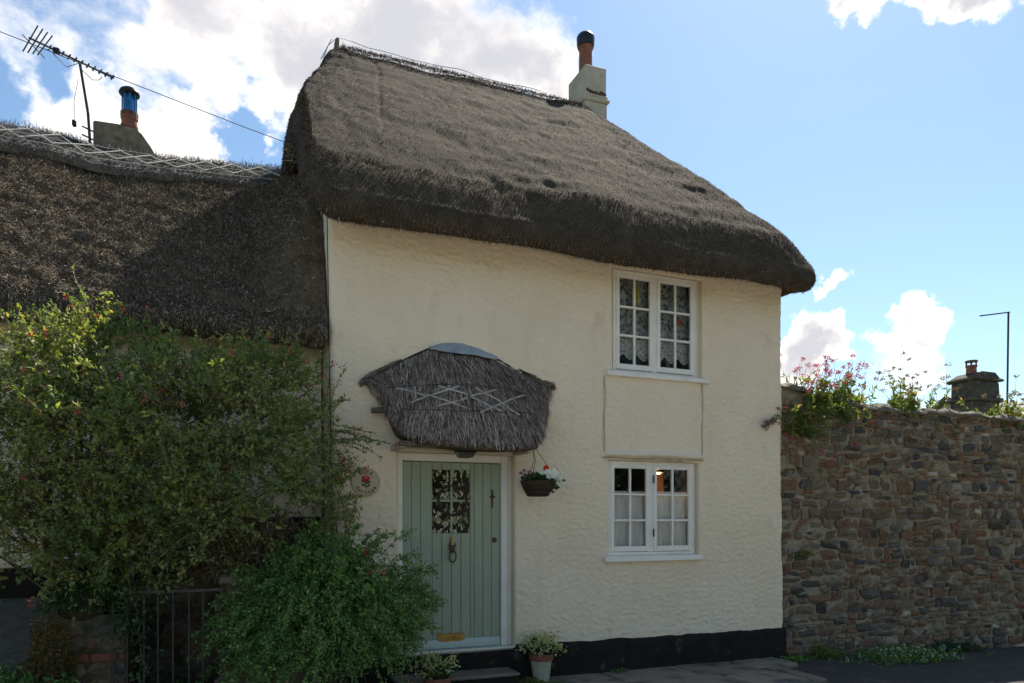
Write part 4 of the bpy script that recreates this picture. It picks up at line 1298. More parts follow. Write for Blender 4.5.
def make_plaque():
    t = thing('house_plaque', 'round cream plaque reading Rose Cottage on the wall left of the door', 'plaque', (1.262, -.02, 1.962))
    cx, cz = 1.262, 1.962
    MB().lathe((cx, -.004, cz), [(.0, 0), (.137, 0), (.140, .012), (.130, .022), (.0, .022)], 40, 'y').build('disc', M['plaque'], t)
    MB().tube([(cx + .128 * cos(a), -.026, cz + .128 * sin(a)) for a in np.linspace(0, 2 * pi, 41)], .007, 6).build('rim', M['cream_worn'], t)
    yb = -.0275
    m = MB()
    for i, ch in enumerate('ROSE'):
        v, f = text_shapes(ch, .046, .001, .0012)
        w = max(p[0] for p in v)
        a = radians(123 - i * 22)
        r = .079
        ux, uz = sin(a), -cos(a)          # reading direction along the arc
        m.add([(cx + r * cos(a) + (p[0] - w / 2) * ux + p[2] * cos(a), yb + p[1], cz + r * sin(a) + (p[0] - w / 2) * uz + p[2] * sin(a)) for p in v], f)
    m.build('lettering', M['plaque_ink'], t)
    m = MB()
    for i, ch in enumerate('Cottage'):
        v, f = text_shapes(ch, .046, .001, .0012)
        w = max(p[0] for p in v)
        a = radians(216 + i * 18.5)
        r = .112
        ux, uz = -sin(a), cos(a)
        m.add([(cx + r * cos(a) + (p[0] - w / 2) * ux - p[2] * cos(a), yb + p[1], cz + r * sin(a) + (p[0] - w / 2) * uz - p[2] * sin(a)) for p in v], f)
    m.build('lettering', M['plaque_ink'], t)
    m = MB()
    for k in range(5):
        a = 2 * pi * k / 5 + .3
        m.ball((cx + .024 * cos(a), -.026, cz + .030 + .022 * sin(a)), .019, 8, 5, (1, .35, 1))
    m.ball((cx, -.030, cz + .03), .013, 8, 5, (1, .5, 1))
    m.build('rose_motif', M['red_fl'], t)
    m = MB().tube([(cx, -.026, cz + .005), (cx - .004, -.027, cz - .03), (cx + .004, -.026, cz - .06)], .006, 5)
    for s, zz in ((-1, .0), (1, -.012), (-1, -.035), (1, -.04)):
        m.add([(cx, -.027, cz + zz - .01), (cx + s * .022, -.030, cz + zz + .016), (cx + s * .052, -.027, cz + zz + .018), (cx + s * .03, -.027, cz + zz - .006)], [(0, 1, 2), (0, 2, 3)])
    m.build('stem_motif', M['leaf_ivy'], t)


make_plaque()


def petals(c, r, k, spread, rg=rng):
    """two whorls of petals round a face turned towards the street"""
    c = np.asarray(c, float)
    n = norm(np.array([.0, -1.0, .35]) + rg.normal(size=3) * .35)
    a = norm(np.cross(n, [.2, .1, 1.0])); b = np.cross(n, a)
    P, D = [], []
    for q in range(k):
        t = 2 * pi * q / (k / 2) + rg.normal() * .2
        d = a * cos(t) + b * sin(t) + n * (.25 if q < k / 2 else .7)
        D.append(d / np.linalg.norm(d)); P.append(c + n * .004)
    D = np.array(D); P = np.array(P); m = len(P)
    W = norm(np.cross(D, np.tile(n, (m, 1))))
    L = r * rg.uniform(.8, 1.1, (m, 1))
    V = np.stack([P, P + D * L * .6 + W * L * .42, P + D * L, P + D * L * .6 - W * L * .42], 1).reshape(-1, 3)
    f = np.arange(m)[:, None] * 4
    return V, np.concatenate([f + np.array([[0, 1, 2]]), f + np.array([[0, 2, 3]])], 1).reshape(-1, 3)


def make_basket():
    cx, cy, cz = 2.925, -.30, 1.99
    t = thing('hanging_basket', 'dark wicker hanging basket of white and red flowers beside the porch', 'hanging basket', (cx, cy, 1.84))
    m = MB().lathe((cx, cy, 1.835), [(.0, .0), (.098, .0), (.104, .01), (.135, .06), (.160, .115), (.172, .150), (.160, .155), (.150, .12), (.0, .10)], 24)
    bk = m.build('basket', M['wicker'], t)
    m = MB()
    for k in range(12):
        z = .012 + .0125 * k
        r = np.interp(z, [0, .01, .06, .115, .15], [.098, .104, .135, .160, .172])
        m.tube([(cx + (r + .004 * sin(10 * a + k * pi)) * cos(a), cy + (r + .004 * sin(10 * a + k * pi)) * sin(a), 1.835 + z) for a in np.linspace(0, 2 * pi, 41)], .0065, 4, caps=False)
    m.build('weave', M['wicker'], bk, kind='stuff')
    hook = (2.90, -.22, 2.36)
    for a in (radians(-150), radians(-30), radians(90)):
        MB().tube([(cx + .168 * cos(a), cy + .168 * sin(a), 1.985), (cx + .06 * cos(a), cy + .06 * sin(a), 2.20), hook], .0032, 4).build('chain', M['bronze'], t)
    MB().tube([hook, (2.90, -.22, 2.40), (2.895, -.2, 2.43)], .006, 5).build('hook', M['iron'], t)
    rg = np.random.default_rng(3)
    k = 420
    P = np.stack([cx + np.clip(rg.normal(size=k), -1.6, 1.6) * .075, cy + rg.normal(size=k) * .065, 1.985 + np.clip(np.abs(rg.normal(size=k)), 0, 1.7) * .035], -1)
    D = norm(P - np.array([cx, cy, 1.93]) + rg.normal(size=(k, 3)) * .05)
    parts = [leaf_set(P, D, rg.uniform(.025, .045, k), rg.uniform(.018, .03, k), .5, rg)]
    k = 90
    P = np.array([cx + .13, cy - .05, 1.97]) + rg.normal(size=(k, 3)) * [.028, .035, .028]
    parts.append(leaf_set(P, norm(rg.normal(size=(k, 3)) + [.5, -.4, -.5]), .05, .035, .4, rg))
    V, F = merge(parts); np_obj('leaves', V, F, M['leaf_ivy'], t, kind='stuff')
    for c, r in (((cx + .03, cy - .15, 2.060), .045), ((cx + .08, cy - .15, 2.070), .05), ((cx + .13, cy - .14, 2.055), .046), ((cx + .145, cy - .15, 1.990), .05), ((cx + .18, cy - .12, 2.02), .042), ((cx + .175, cy - .14, 1.965), .04), ((cx + .055, cy - .16, 2.035), .04), ((cx + .10, cy - .17, 2.03), .042), ((cx - .03, cy - .15, 2.05), .03)):
        V, F = petals(c, r, 12, 1, rg); np_obj('white_flower', V, F, M['white_fl'], t)
    V, F = petals((cx + .03, cy - .13, 2.108), .042, 14, 1, rg); np_obj('red_flower', V, F, M['scarlet'], t)
    for c in ((cx - .19, cy - .02, 2.06), (cx - .165, cy - .03, 2.09), (cx - .12, cy - .05, 2.07)):
        V, F = petals(c, .022, 9, 1, rg); np_obj('mauve_flower', V, F, M['pink_fl'], t)
    V, F = polylines(np.tile([cx - .06, cy - .03, 1.98], (7, 1)), norm(np.array([-.8, -.1, .6]) + rg.normal(size=(7, 3)) * .35), .16, .2, 4, .0025, 3, .04, rg)[1]
    np_obj('stalks', V, F, M['twig_g'], t, kind='stuff')


make_basket()


def flower_pot(name, label, x, y, z0, r0, r1, h, two_tone, blooms, lean=0):
    t = thing(name, label, 'flower pot', (x, y, z0))
    m = MB().lathe((x, y, z0), [(.0, 0), (r0, 0), (r0 + (r1 - r0) * .75, h * .76), (r0 + (r1 - r0) * .76, h * .765), (.0, h * .766)], 26)
    pot = m.build('pot', M['glazed'] if two_tone else M['terracotta'], t, smooth=False)
    m = MB().lathe((x, y, z0), [(r0 + (r1 - r0) * .76, h * .767), (r1 + .004, h * .79), (r1 + .008, h * .97), (r1 + .005, h), (r1 - .010, h), (r1 - .016, h * .9), (.0, h * .89)], 26)
    m.build('rim', M['terracotta'], t)
    MB().lathe((x, y, z0 + h * .88), [(.0, 0), (r1 - .014, 0), (r1 * .5, .02), (.0, .022)], 16).build('soil', M['soil'], t)
    rg = np.random.default_rng(int(x * 100))
    k = 42
    P0 = np.tile([x, y, z0 + h * .9], (k, 1)) + rg.normal(size=(k, 3)) * [r1 * .3, r1 * .3, 0]
    D = norm(np.stack([rg.normal(size=k) * .5 + lean, rg.normal(size=k) * .5, np.ones(k)], -1))
    L = rg.uniform(.12, .25, k)
    pts, (V, F) = polylines(P0, D, L, .12, 5, .003, 3, .03, rg)
    np_obj('stems', V, F, M['twig_g'], t, kind='stuff')
    p, T = along(pts, 12, rg, .2, .95)
    V, F = leaf_set(p, norm(T * .3 + rand_dirs(len(p), rg)), rg.uniform(.03, .055, len(p)), .022, .6, rg)
    np_obj('leaves', V, F, M['leaf_ivy'], t, kind='stuff')
    tips = pts[:, -1]
    parts = []
    for c in tips[:blooms]:
        n = 26
        q = c + rg.normal(size=(n, 3)) * .026
        parts.append(leaf_set(q, norm(q - c + [0, -.01, .012]), .026, .022, .4, rg))
    V, F = merge(parts); np_obj('cream_flowers', V, F, M['cream_fl'], t, kind='stuff')
    return t


flower_pot('flower_pot', 'tall two-tone flower pot with cream flowers standing right of the doorstep', 2.99, -.235, -.045, .078, .118, .30, True, 34)
flower_pot('flower_pot', 'small terracotta pot of cream flowers half hidden by the shrub at the doorstep', 1.82, -.52, -.085, .085, .12, .25, False, 24, .15)

# ------------------------------------------------------------------ curtains, ornaments and the lit lamp in the windows
def cloth(name, x0, x1, z0, z1, y, mat, label, cat, folds, amp, hem=None, hemn=4, group=None, kind=None, top_gap=0):
    nu, nv = max(24, int(folds * 10)), 24
    u, v = np.meshgrid(np.linspace(0, 1, nu), np.linspace(0, 1, nv), indexing='ij')
    X = x0 + (x1 - x0) * u
    bot = z0 + (hem * np.abs(np.sin(u * hemn * pi)) * -1 if hem else 0)
    Z = bot + (z1 - bot) * v
    Y = y + amp * np.sin(u * folds * 2 * pi + 1.2 * np.sin(v * 2 + u * 5)) * (1.1 - .5 * v) + amp * .6 * fbm(u * folds * 2, v * 1.2, 0, 91, 2)
    o = np_obj(name, np.stack([X, Y, Z], -1).reshape(-1, 3), grid_faces(nu, nv), mat, smooth=True)
    if label: tag(o, label, cat, group)
    return o


lace = cloth('lace_curtain', 3.99, 5.08, 3.56, 4.33, .165, M['net'], 'patterned white lace net filling the upper window', 'curtain', 7, .006)
hem = cloth('scalloped_edging', 3.99, 5.08, 3.47, 3.64, .150, M['net_heavy'], None, None, 7, .005, hem=.07, hemn=6)
hem.parent = lace
cloth('voile_curtain', 3.93, 4.47, 1.24, 1.925, .155, M['voile'], 'gathered white curtain behind the left casement of the lower window', 'curtain', 6.5, .026, group='curtains in the lower window')
cloth('voile_curtain', 4.50, 5.05, 1.24, 1.925, .155, M['voile'], 'gathered white curtain behind the right casement of the lower window', 'curtain', 5.5, .026, group='curtains in the lower window')


def star_ornament():
    c = (4.895, .125, 3.885)
    m = MB()
    pts = []
    for k in range(10):
        a = pi / 2 + k * pi / 5
        r = .072 if k % 2 == 0 else .030
        pts.append((c[0] + r * cos(a), c[1], c[2] + r * sin(a)))
    m.add(pts + [(c[0], c[1] - .018, c[2]), (c[0], c[1] + .018, c[2])], [(k, (k + 1) % 10, 10) for k in range(10)] + [((k + 1) % 10, k, 11) for k in range(10)])
    m.tube([(c[0], c[1], c[2] + .07), (c[0] + .004, c[1], c[2] + .30)], .0015, 4)
    o = m.build('star_ornament', M['star'])
    tag(o, 'coral star ornament hanging in the right casement of the upper window', 'ornament')
    m = MB()
    rg = np.random.default_rng(11)
    q = [(4.335 + .012 * sin(k * 1.3), .128, 4.24 - .018 * k) for k in range(12)]
    m.tube(q, .004, 4)
    for k, p in enumerate(q[::1]):
        s = .04 if k % 2 else -.04
        m.add([p, (p[0] + s * .6, p[1] - .006, p[2] + .02), (p[0] + s, p[1], p[2] - .01), (p[0] + s * .5, p[1] + .004, p[2] - .022)], [(0, 1, 2), (0, 2, 3)])
    tag(m.build('leaf_garland', M['yellow']), 'yellow leafy ornament hanging in the left casement of the upper window', 'ornament')


star_ornament()


def pendant():
    t = thing('pendant_lamp', 'small lit lamp glowing orange behind the top of the lower window', 'lamp', (4.87, .5, 2.3))
    MB().tube([(4.87, .50, 2.495), (4.87, .50, 2.29)], .006, 5).build('flex', M['dark_plastic'], t)
    MB().lathe((4.87, .50, 2.17), [(.02, .12), (.035, .11), (.06, .0), (.057, .0), (.03, .105), (.0, .11)], 16).build('shade', M['bronze'], t)
    MB().ball((4.87, .50, 2.175), .028, 10, 8).build('bulb', emit_mat('lit_bulb', (1.0, .62, .28), 5), t, smooth=True)
    MB().box(5.05, 5.235, .95, 1.0, .3, 2.49).build('wall_board', M['warm_wall'], cottage)
    l = bpy.data.lights.new('bulb_light', 'POINT'); l.energy = 1.1; l.color = (1, .55, .22); l.shadow_soft_size = .03
    lo = bpy.data.objects.new('bulb_light', l); COL.objects.link(lo); lo.parent = t; lo.location = (.02, .06, -.17)


pendant()


def make_wreath():
    rg = np.random.default_rng(5)
    m = MB()
    for k in range(7):
        ph = rg.uniform(0, 6.28); tilt = rg.uniform(2.2, 3.4)
        m.tube([(2.165 + (.150 + .012 * sin(a * tilt + ph)) * cos(a), .119 + .005 * cos(a * tilt + ph), 1.80 + (.150 + .012 * sin(a * tilt + ph)) * sin(a)) for a in np.linspace(0, 2 * pi, 36)], .005, 5, caps=False)
    tag(m.build('twig_wreath', M['wicker']), 'round brown twig wreath hung across the glazing of the green door', 'wreath')


make_wreath()

# ================================================================== NEIGHBOUR COTTAGE
nb = thing('neighbour_cottage', 'lower thatched cottage on the left behind the flowering shrub', 'house', (-2.5, .5, .9))


def nb_ridge(x):
    return np.interp(x, [-8, -2.8, -2.373, -1.78, -1.365, -.7, .33, .93], [6.04, 6.08, 6.073, 6.07, 5.99, 6.00, 6.08, 6.13])


def make_neighbour():
    m = MB()
    m.box(-7.9, .90, .45, .80, .55, 3.6)
    n, k = 160, 60
    xs = np.linspace(-7.9, .91, n); zs = np.linspace(.6, 3.6, k)
    X, Z = np.meshgrid(xs, zs, indexing='ij')
    Y = .44 - .006 * fbm(X * 14, 0, Z * 20, 4, 3) - .02 * fbm(X, 0, Z, 6, 2)
    np_obj('wall', np.stack([X, Y, Z], -1).reshape(-1, 3), grid_faces(n, k), M['render'], nb, smooth=True)
    m = MB().box(-7.9, .905, .46, 5.4, .5, 3.55); m.build('rear_wall', M['render'], nb)
    # black plinth band, stepping up to the right
    m = MB().box(-7.9, -.2, .405, .45, .5, 1.19, bev=.008, jit=.003).box(-.2, .90, .40, .45, .5, 1.63, bev=.008, jit=.003); m.build('plinth', M['plinth'], nb)
    # window behind the shrub
    x0, x1, z0, z1 = -1.36, -.72, 1.26, 2.10
    w = MB().box(x0, x0 + .05, .37, .45, z0, z1, bev=.005).box(x1 - .05, x1, .37, .45, z0, z1, bev=.005).box(x0 + .05, x1 - .05, .372, .45, z1 - .05, z1, bev=.005).box(x0 + .05, x1 - .05, .372, .45, z0, z0 + .05, bev=.005)
    win = w.build('window', M['white'], nb)
    MB().box(x0 - .07, x1 + .06, .33, .45, z0 - .06, z0 - .001, bev=.006).build('sill', M['plinth'], win)
    MB().box(x0 - .075, x0 - .003, .39, .45, z0, z1 + .03, bev=.004).build('dark_reveal', M['plinth'], win)
    mx = (x0 + x1) / 2
    MB().box(mx - .012, mx + .012, .385, .435, z0 + .05, z1 - .05).build('glazing_bar', M['white'], win)
    for zz in (z0 + .30, z0 + .55):
        for a, b in ((x0 + .05, mx - .012), (mx + .012, x1 - .05)):
            MB().box(a, b, .387, .433, zz - .011, zz + .011).build('glazing_bar', M['white'], win)
    for a, b in ((x0 + .05, mx - .012), (mx + .012, x1 - .05)):
        for c, d in ((z0 + .05, z0 + .289), (z0 + .311, z0 + .539), (z0 + .561, z1 - .05)):
            MB().add([(a, .412, c), (b, .412, c), (b, .412, d), (a, .412, d)], [(0, 1, 2, 3)]).build('pane', M['glass'], win)
    # thatch
    xs = np.concatenate([np.arange(-7.9, -3, .12), np.arange(-3, .915, .026)])
    prof = [(.60, 3.39), (.42, 3.325), (.20, 3.275), (.05, 3.265), (-.02, 3.285), (-.06, 3.325), (-.075, 3.37), (-.06, 3.42), (-.02, 3.475)]
    ys = np.linspace(0, 3.0, 110)[1:]
    nx = len(xs); nf = len(prof)
    ry = 3.02
    rz = nb_ridge(xs)
    A = np.zeros((nx, nf + len(ys) + 30, 3))
    for j, (y, z) in enumerate(prof): A[:, j] = np.stack([xs, np.full(nx, y), np.full(nx, z)], -1)
    for j, y in enumerate(ys):
        t = y / 3.0
        sw = np.clip((xs - .25) / .6, 0, 1); sw = sw * sw * (3 - 2 * sw)
        lift = np.interp(y, [0, .12, .3, .6, 1.2, 2.0, 3.0], [0, .34, .72, .86, .70, .3, 0])
        A[:, nf + j] = np.stack([xs, np.full(nx, y), 3.51 + (rz - 3.51) * t + .10 * sin(t * pi) - .03 * t ** 8 + lift * sw], -1)
    for j in range(30):
        t = (j + 1) / 30
        A[:, nf + len(ys) + j] = np.stack([xs, np.full(nx, 3.02 + 2.9 * t), rz - .03 - (rz - 3.4) * t], -1)
    N = grid_normals(A)
    if N[60, nf + 60, 2] < 0: N = -N
    P = A
    d = .05 * fbm(P[..., 0] * .8, P[..., 1] * .8, P[..., 2] * .8, 71, 2) + .030 * fbm(P[..., 0] * 5, P[..., 1] * 6, P[..., 2] * 6, 72, 3, .6) + .012 * fbm(P[..., 0] * 18, P[..., 1] * 18, P[..., 2] * 18, 73, 2)
    G = A + N * d[..., None]
    rf = np_obj('roof', G.reshape(-1, 3), grid_faces(nx, G.shape[1])[:, ::-1], M['thatch2'], nb, smooth=True)
    lo = np.searchsorted(xs, -3.2)

    def samp(k, j0, j1):
        i = rng.integers(lo, nx - 1, k); j = rng.integers(j0, j1, k); f = rng.random((k, 2))
        a = G[i, j]; p = a + (G[i + 1, j] - a) * f[:, :1] + (G[i, j + 1] - a) * f[:, 1:]
        return p, -norm(G[i, j + 1] - a), N[i, j]
    k = 140000
    p, dn, nn = samp(k, nf, nf + 95)
    D = norm(dn + rng.normal(size=(k, 3)) * .75)
    V, F = strands(p - nn * .002, D, nn, rng.uniform(.010, .032, k), rng.uniform(.004, .009, k), rng.uniform(.0, .018, k))
    np_obj('straw', V, F, M['straw2'], rf, kind='stuff')
    k = 26000
    p, dn, nn = samp(k, 1, nf)
    D = norm(dn + nn * .3 + rng.normal(size=(k, 3)) * .5)
    V, F = strands(p, D, nn, rng.uniform(.02, .05, k), rng.uniform(.004, .009, k), .005)
    np_obj('eave_straw', V, F, M['straw2'], rf, kind='stuff')
    # ridge: a thicker cap of straw with spars in a lattice
    cx = np.arange(-7.9, .915, .03); nx2 = len(cx); rz2 = nb_ridge(cx)

    def cap_pt(x, s):
        """s metres down the front slope from the ridge"""
        x = np.asarray(x, float); t = (3.0 - np.asarray(s) * .72) / 3.0
        r = nb_ridge(x)
        return np.stack([x, 3.0 - np.asarray(s) * .72 + 0 * x, 3.51 + (r - 3.51) * t + .10 * np.sin(t * pi)], -1)
    rows = []
    sl = np.linspace(.86, .0, 26)
    low = .02 * fbm(cx * 6, 0, 0, 81, 2)
    for q, s in enumerate(sl):
        p = cap_pt(cx, s + low * (q < 3)); p[:, 1] -= .045; p[:, 2] += .055
        rows.append(p)
    rows.insert(0, cap_pt(cx, .87 + low) + [0, .02, -.01])
    e = rows[-1].copy(); e[:, 1] += .12; e[:, 2] += .015; rows.append(e)
    e = e.copy(); e[:, 1] += .45; e[:, 2] -= .38; rows.append(e)
    C = np.stack(rows, 1)
    NC = grid_normals(C)
    if NC[60, 10, 2] < 0: NC = -NC
    C = C + NC * (.016 * fbm(C[..., 0] * 7, C[..., 1] * 9, C[..., 2] * 9, 82, 3))[..., None]
    cap = np_obj('ridge_cap', C.reshape(-1, 3), grid_faces(nx2, C.shape[1])[:, ::-1], M['ridge'], nb, smooth=True)
    lo2 = np.searchsorted(cx, -3.0)
    k = 14000
    i = rng.integers(lo2, nx2 - 1, k); j = rng.integers(1, C.shape[1] - 2, k); f = rng.random((k, 2))
    a = C[i, j]; p = a + (C[i + 1, j] - a) * f[:, :1] + (C[i, j + 1] - a) * f[:, 1:]
    D = norm(np.array([0, -.72, -.7]) + rng.normal(size=(k, 3)) * .45)
    V, F = strands(p, D, NC[i, j], rng.uniform(.03, .09, k), rng.uniform(.004, .009, k), rng.uniform(0, .012, k))
    np_obj('straw', V, F, M['straw_ridge'], cap, kind='stuff')
    k = 5000
    x = rng.uniform(-3, .9, k)
    p = np.stack([x, 2.98 + rng.normal(size=k) * .06, nb_ridge(x) + .055], -1)
    D = norm(np.stack([rng.normal(size=k) * .5, rng.normal(size=k) * .6, rng.uniform(.3, 1.2, k)], -1))
    V, F = strands(p, D, rand_dirs(k), rng.uniform(.02, .055, k), .006, .0)
    np_obj('ridge_stubble', V, F, M['straw_ridge'], cap, kind='stuff')
    off = np.array([0, -.078, .092])
    x = -3.0
    while x < .80:
        for (a, b) in (((x, .18), (x + .34, .72)), ((x + .02, .70), (x + .34, .20))):
            pts = [tuple(cap_pt(a[0] + (b[0] - a[0]) * t, a[1] + (b[1] - a[1]) * t) + off) for t in np.linspace(0, 1, 5)]
            MB().tube(pts, .0085, 5).build('spar', M['spar'], cap)
        x += .31
    for s in (.12, .45, .78):
        MB().tube([tuple(cap_pt(q, s + .004 * sin(q * 9)) + off * .95) for q in np.arange(-3.2, .88, .12)], .0045, 4).build('ridge_rod', M['spar'], cap)
    # chimney: squat mossy stack with a sloping shoulder
    y0, y1 = 3.12, 3.75
    m = MB().prism([(-1.455, 5.9), (-.74, 5.9), (-.755, 6.13), (-.83, 6.26), (-.93, 6.40), (-1.00, 6.45), (-1.20, 6.47), (-1.46, 6.46)], y0, y1)
    st = m.build('chimney', M['nb_stack'], nb)
    # bevelled, uneven edges
    bm = st.modifiers.new('edges', 'BEVEL'); bm.width = .025; bm.segments = 2
    c = (-1.09, 3.36, 6.46)
    MB().lathe(c, [(.0, 0), (.095, 0), (.095, .07), (.103, .075), (.103, .11), (.092, .115), (.090, .19), (.10, .195), (.10, .225), (.0, .225)], 20).build('chimney_pot', M['terracotta'], st)
    MB().lathe((c[0], c[1], c[2] + .226), [(.0, 0), (.103, 0), (.103, .05), (.085, .055), (.0, .056)], 20).build('pot_collar', M['bronze'], st)
    for k in range(8):
        a = 2 * pi * k / 8 + .2
        MB().box(-.001, .001, 0, .001, 0, .001)
        p = (c[0] + .080 * cos(a), c[1] + .080 * sin(a))
        MB().tube([(p[0], p[1], c[2] + .275), (p[0], p[1], c[2] + .52)], .009, 5).build('cowl_bar', M['blue_metal'], st)
    MB().lathe((c[0], c[1], c[2] + .275), [(.0, 0), (.045, 0), (.045, .24), (.0, .24)], 16).build('cowl_liner', M['blue_metal'], st)
    MB().lathe((c[0], c[1], c[2] + .515), [(.0, 0), (.118, -.008), (.122, .006), (.105, .045), (.06, .075), (.03, .085), (.0, .098)], 22).build('cowl_hood', M['cap_black'], st, smooth=True)


make_neighbour()
cloth('net_curtain', -1.31, -.77, 1.31, 2.05, .428, M['net_heavy'], 'white net curtain in the neighbouring window behind the shrub', 'curtain', 6, .006)


# ------------------------------------------------------------------ television aerial and cable
def make_aerial():
    t = thing('television_aerial', 'dark many-armed television aerial on a tall pole beside the squat chimney', 'aerial', (-1.47, 3.05, 6.1))
    y = 3.05
    MB().tube([(-1.475, y, 6.10), (-1.50, y, 6.5), (-1.585, y, 7.075)], .016, 7).build('mast', M['wire'], t)
    for z in (6.22, 6.32):
        MB().tube([(-1.56, y, z), (-1.44, y + .10, z)], .010, 5).build('mast_bracket', M['wire'], t)
    A = np.array([-2.10, y - .02, 7.235]); B = np.array([-1.225, y + .02, 6.985])
    MB().tube([tuple(A), tuple(B)], .011, 6).build('boom', M['wire'], t)
    ax = norm(B - A)
    for k, f in enumerate(np.linspace(.24, .98, 11)):
        c = A + (B - A) * f
        h = .075 - .003 * k
        e = MB().tube([tuple(c + [-.016, -h * .6, -h * .62]), tuple(c + [.016, h * .6, h * .62])], .0065, 4).tube([tuple(c + np.array([.016, 0, .030])), tuple(c - np.array([.016, 0, .030]))], .010, 4)
        e.build('director', M['wire'], t)
    pv = A + (B - A) * .18
    for s in (-.20, -.1, .0, .1, .20):
        for sgn in (1, -1):
            c = pv + np.array([.10 * abs(s) / .2 * -1 + .02, 0, sgn * (.03 + abs(s) * .75)])
            pass
    for q in range(4):
        c = A + (B - A) * (.02 + .055 * q)
        MB().tube([tuple(c + [-.075, 0, -.17 + .012 * q]), tuple(c + [.075, 0, .17 - .012 * q])], .0075, 4).build('reflector_rod', M['wire'], t)
    MB().tube([tuple(A + [-.06, 0, .02]), tuple(A + [.16, 0, -.20])], .007, 5).build('reflector_spine', M['wire'], t)
    MB().tube([(-1.585, y, 7.075), (-1.72, y, 6.99), (-1.86, y, 7.12), tuple(A + (B - A) * .28)], .006, 4).tube([(-1.57, y, 7.0), (-1.45, y, 6.90), (-1.38, y, 6.915), (-1.35, y, 6.96)], .006, 4).build('support_arm', M['wire'], t)
    MB().box(-1.86, -1.79, y - .03, y + .03, 7.13, 7.19, bev=.01).build('junction_box', M['dark_plastic'], t)
    MB().box(-1.665, -1.62, y - .03, y + .03, 6.30, 6.375, bev=.012).build('amplifier_box', M['dark_plastic'], t)
    MB().tube([(-1.60, y, 6.88), (-1.645, y, 6.6), (-1.64, y, 6.37)], .003, 4).build('lead_wire', M['wire'], t)


make_aerial()
tag(MB().tube([(-5.2, 2.9, 7.75), (-3.6, 2.9, 7.42), (-2.349, 2.9, 7.16), (-1.558, 2.9, 6.99), (-.429, 2.9, 6.75), (.208, 2.9, 6.615), (.80, 2.9, 6.50)], .006, 4).build('overhead_cable', M['wire']), 'thin dark cable slung across the sky past the television aerial', 'cable')

# ================================================================== STONE WALLS
def stone_protos(n, mat, seed):
    rg = np.random.default_rng(seed)
    out = []
    for q in range(n):
        k = 4
        u, v = np.meshgrid(np.linspace(-1, 1, k), np.linspace(-1, 1, k), indexing='ij')
        sq = rg.uniform(.55, 1.0)
        # pull the corners in for a rounded outline
        rr = np.maximum(np.abs(u), np.abs(v)); l2 = np.hypot(u, v)
        f = np.where(l2 > 0, rr / np.maximum(l2, 1e-6), 1)
        mix = rg.uniform(.05, .38)
        uu, vv = u * (1 - mix + mix * f), v * (1 - mix + mix * f)
        uu = uu * .5 + rg.normal(size=u.shape) * .05 + vv * rg.normal() * .07; vv = vv * .5 + rg.normal(size=u.shape) * .06 + uu * rg.normal() * .10
        dome = (1 - rr ** 3) * rg.uniform(.4, 1.0)
        yy = -(dome * .38 + rg.normal(size=u.shape) * .22 * (rr < .9) - .05 * (rr >= .9))
        P = np.stack([uu, yy, vv], -1).reshape(-1, 3)
        F = [tuple(int(i) for i in f) for f in grid_faces(k, k)]
        ring = [(i, 0) for i in range(k)] + [(k - 1, j) for j in range(1, k)] + [(i, k - 1) for i in range(k - 2, -1, -1)] + [(0, j) for j in range(k - 2, 0, -1)]
        back = [(P[i * k + j][0] * .96, 1.6, P[i * k + j][2] * .96) for i, j in ring]
        b = len(P); nring = len(ring)
        V = [tuple(p) for p in P] + back
        for a in range(nring):
            c = (a + 1) % nring
            F.append((ring[a][0] * k + ring[a][1], b + a, b + c, ring[c][0] * k + ring[c][1]))
        me = bpy.data.meshes.new('stone'); me.from_pydata(V, [], F); me.materials.append(mat); me.update()
        out.append(me)
    return out


PROTO = stone_protos(26, M['stone'], 19)


def lay_stones(x0, x1, zbot, ztop, rg, hmin=.05, hmax=.15, wmin=.07, wmax=.30):
    """rough courses: list of (x, z, w, h)"""
    out = []
    z = zbot
    while z < ztop - .03:
        h = rg.uniform(hmin, hmax)
        x = x0 + rg.uniform(-.1, 0)
        while x < x1:
            w = min((wmin + (wmax - wmin) * rg.random() ** 1.5) * (.6 + h * 4.2), .46)
            if rg.random() < .30 and h > .095:       # two thin stones instead of one
                out.append((x + w / 2, z + h * .27, w - .016, h * .5)); out.append((x + w / 2, z + h * .77, w - .016, h * .44))
            else:
                hh = h * rg.uniform(.88, 1.22)
                out.append((x + w / 2, z + h / 2 + rg.uniform(-.02, .02), w * rg.uniform(.82, .97) - .008, hh * rg.uniform(.76, .98) - .008))
            x += w
        z += h
    return out


def place_stone(parent, off, x, y, z, w, h, depth, rg, rot=0.0, me=None):
    o = bpy.data.objects.new('stone', me or PROTO[rg.integers(len(PROTO))])
    COL.objects.link(o)
    o.parent = parent
    o.location = (x - off.x, y - off.y, z - off.z)
    o.scale = (w, depth, h)
    o.rotation_euler = (0, rot, 0)
    return o


def wall_top(x):
    return np.interp(x, [6.3, 6.7, 7.2, 7.9, 8.6, 9.2, 9.5, 10.7, 14], [3.31, 3.25, 3.15, 3.09, 3.07, 3.10, 3.12, 3.08, 3.02])


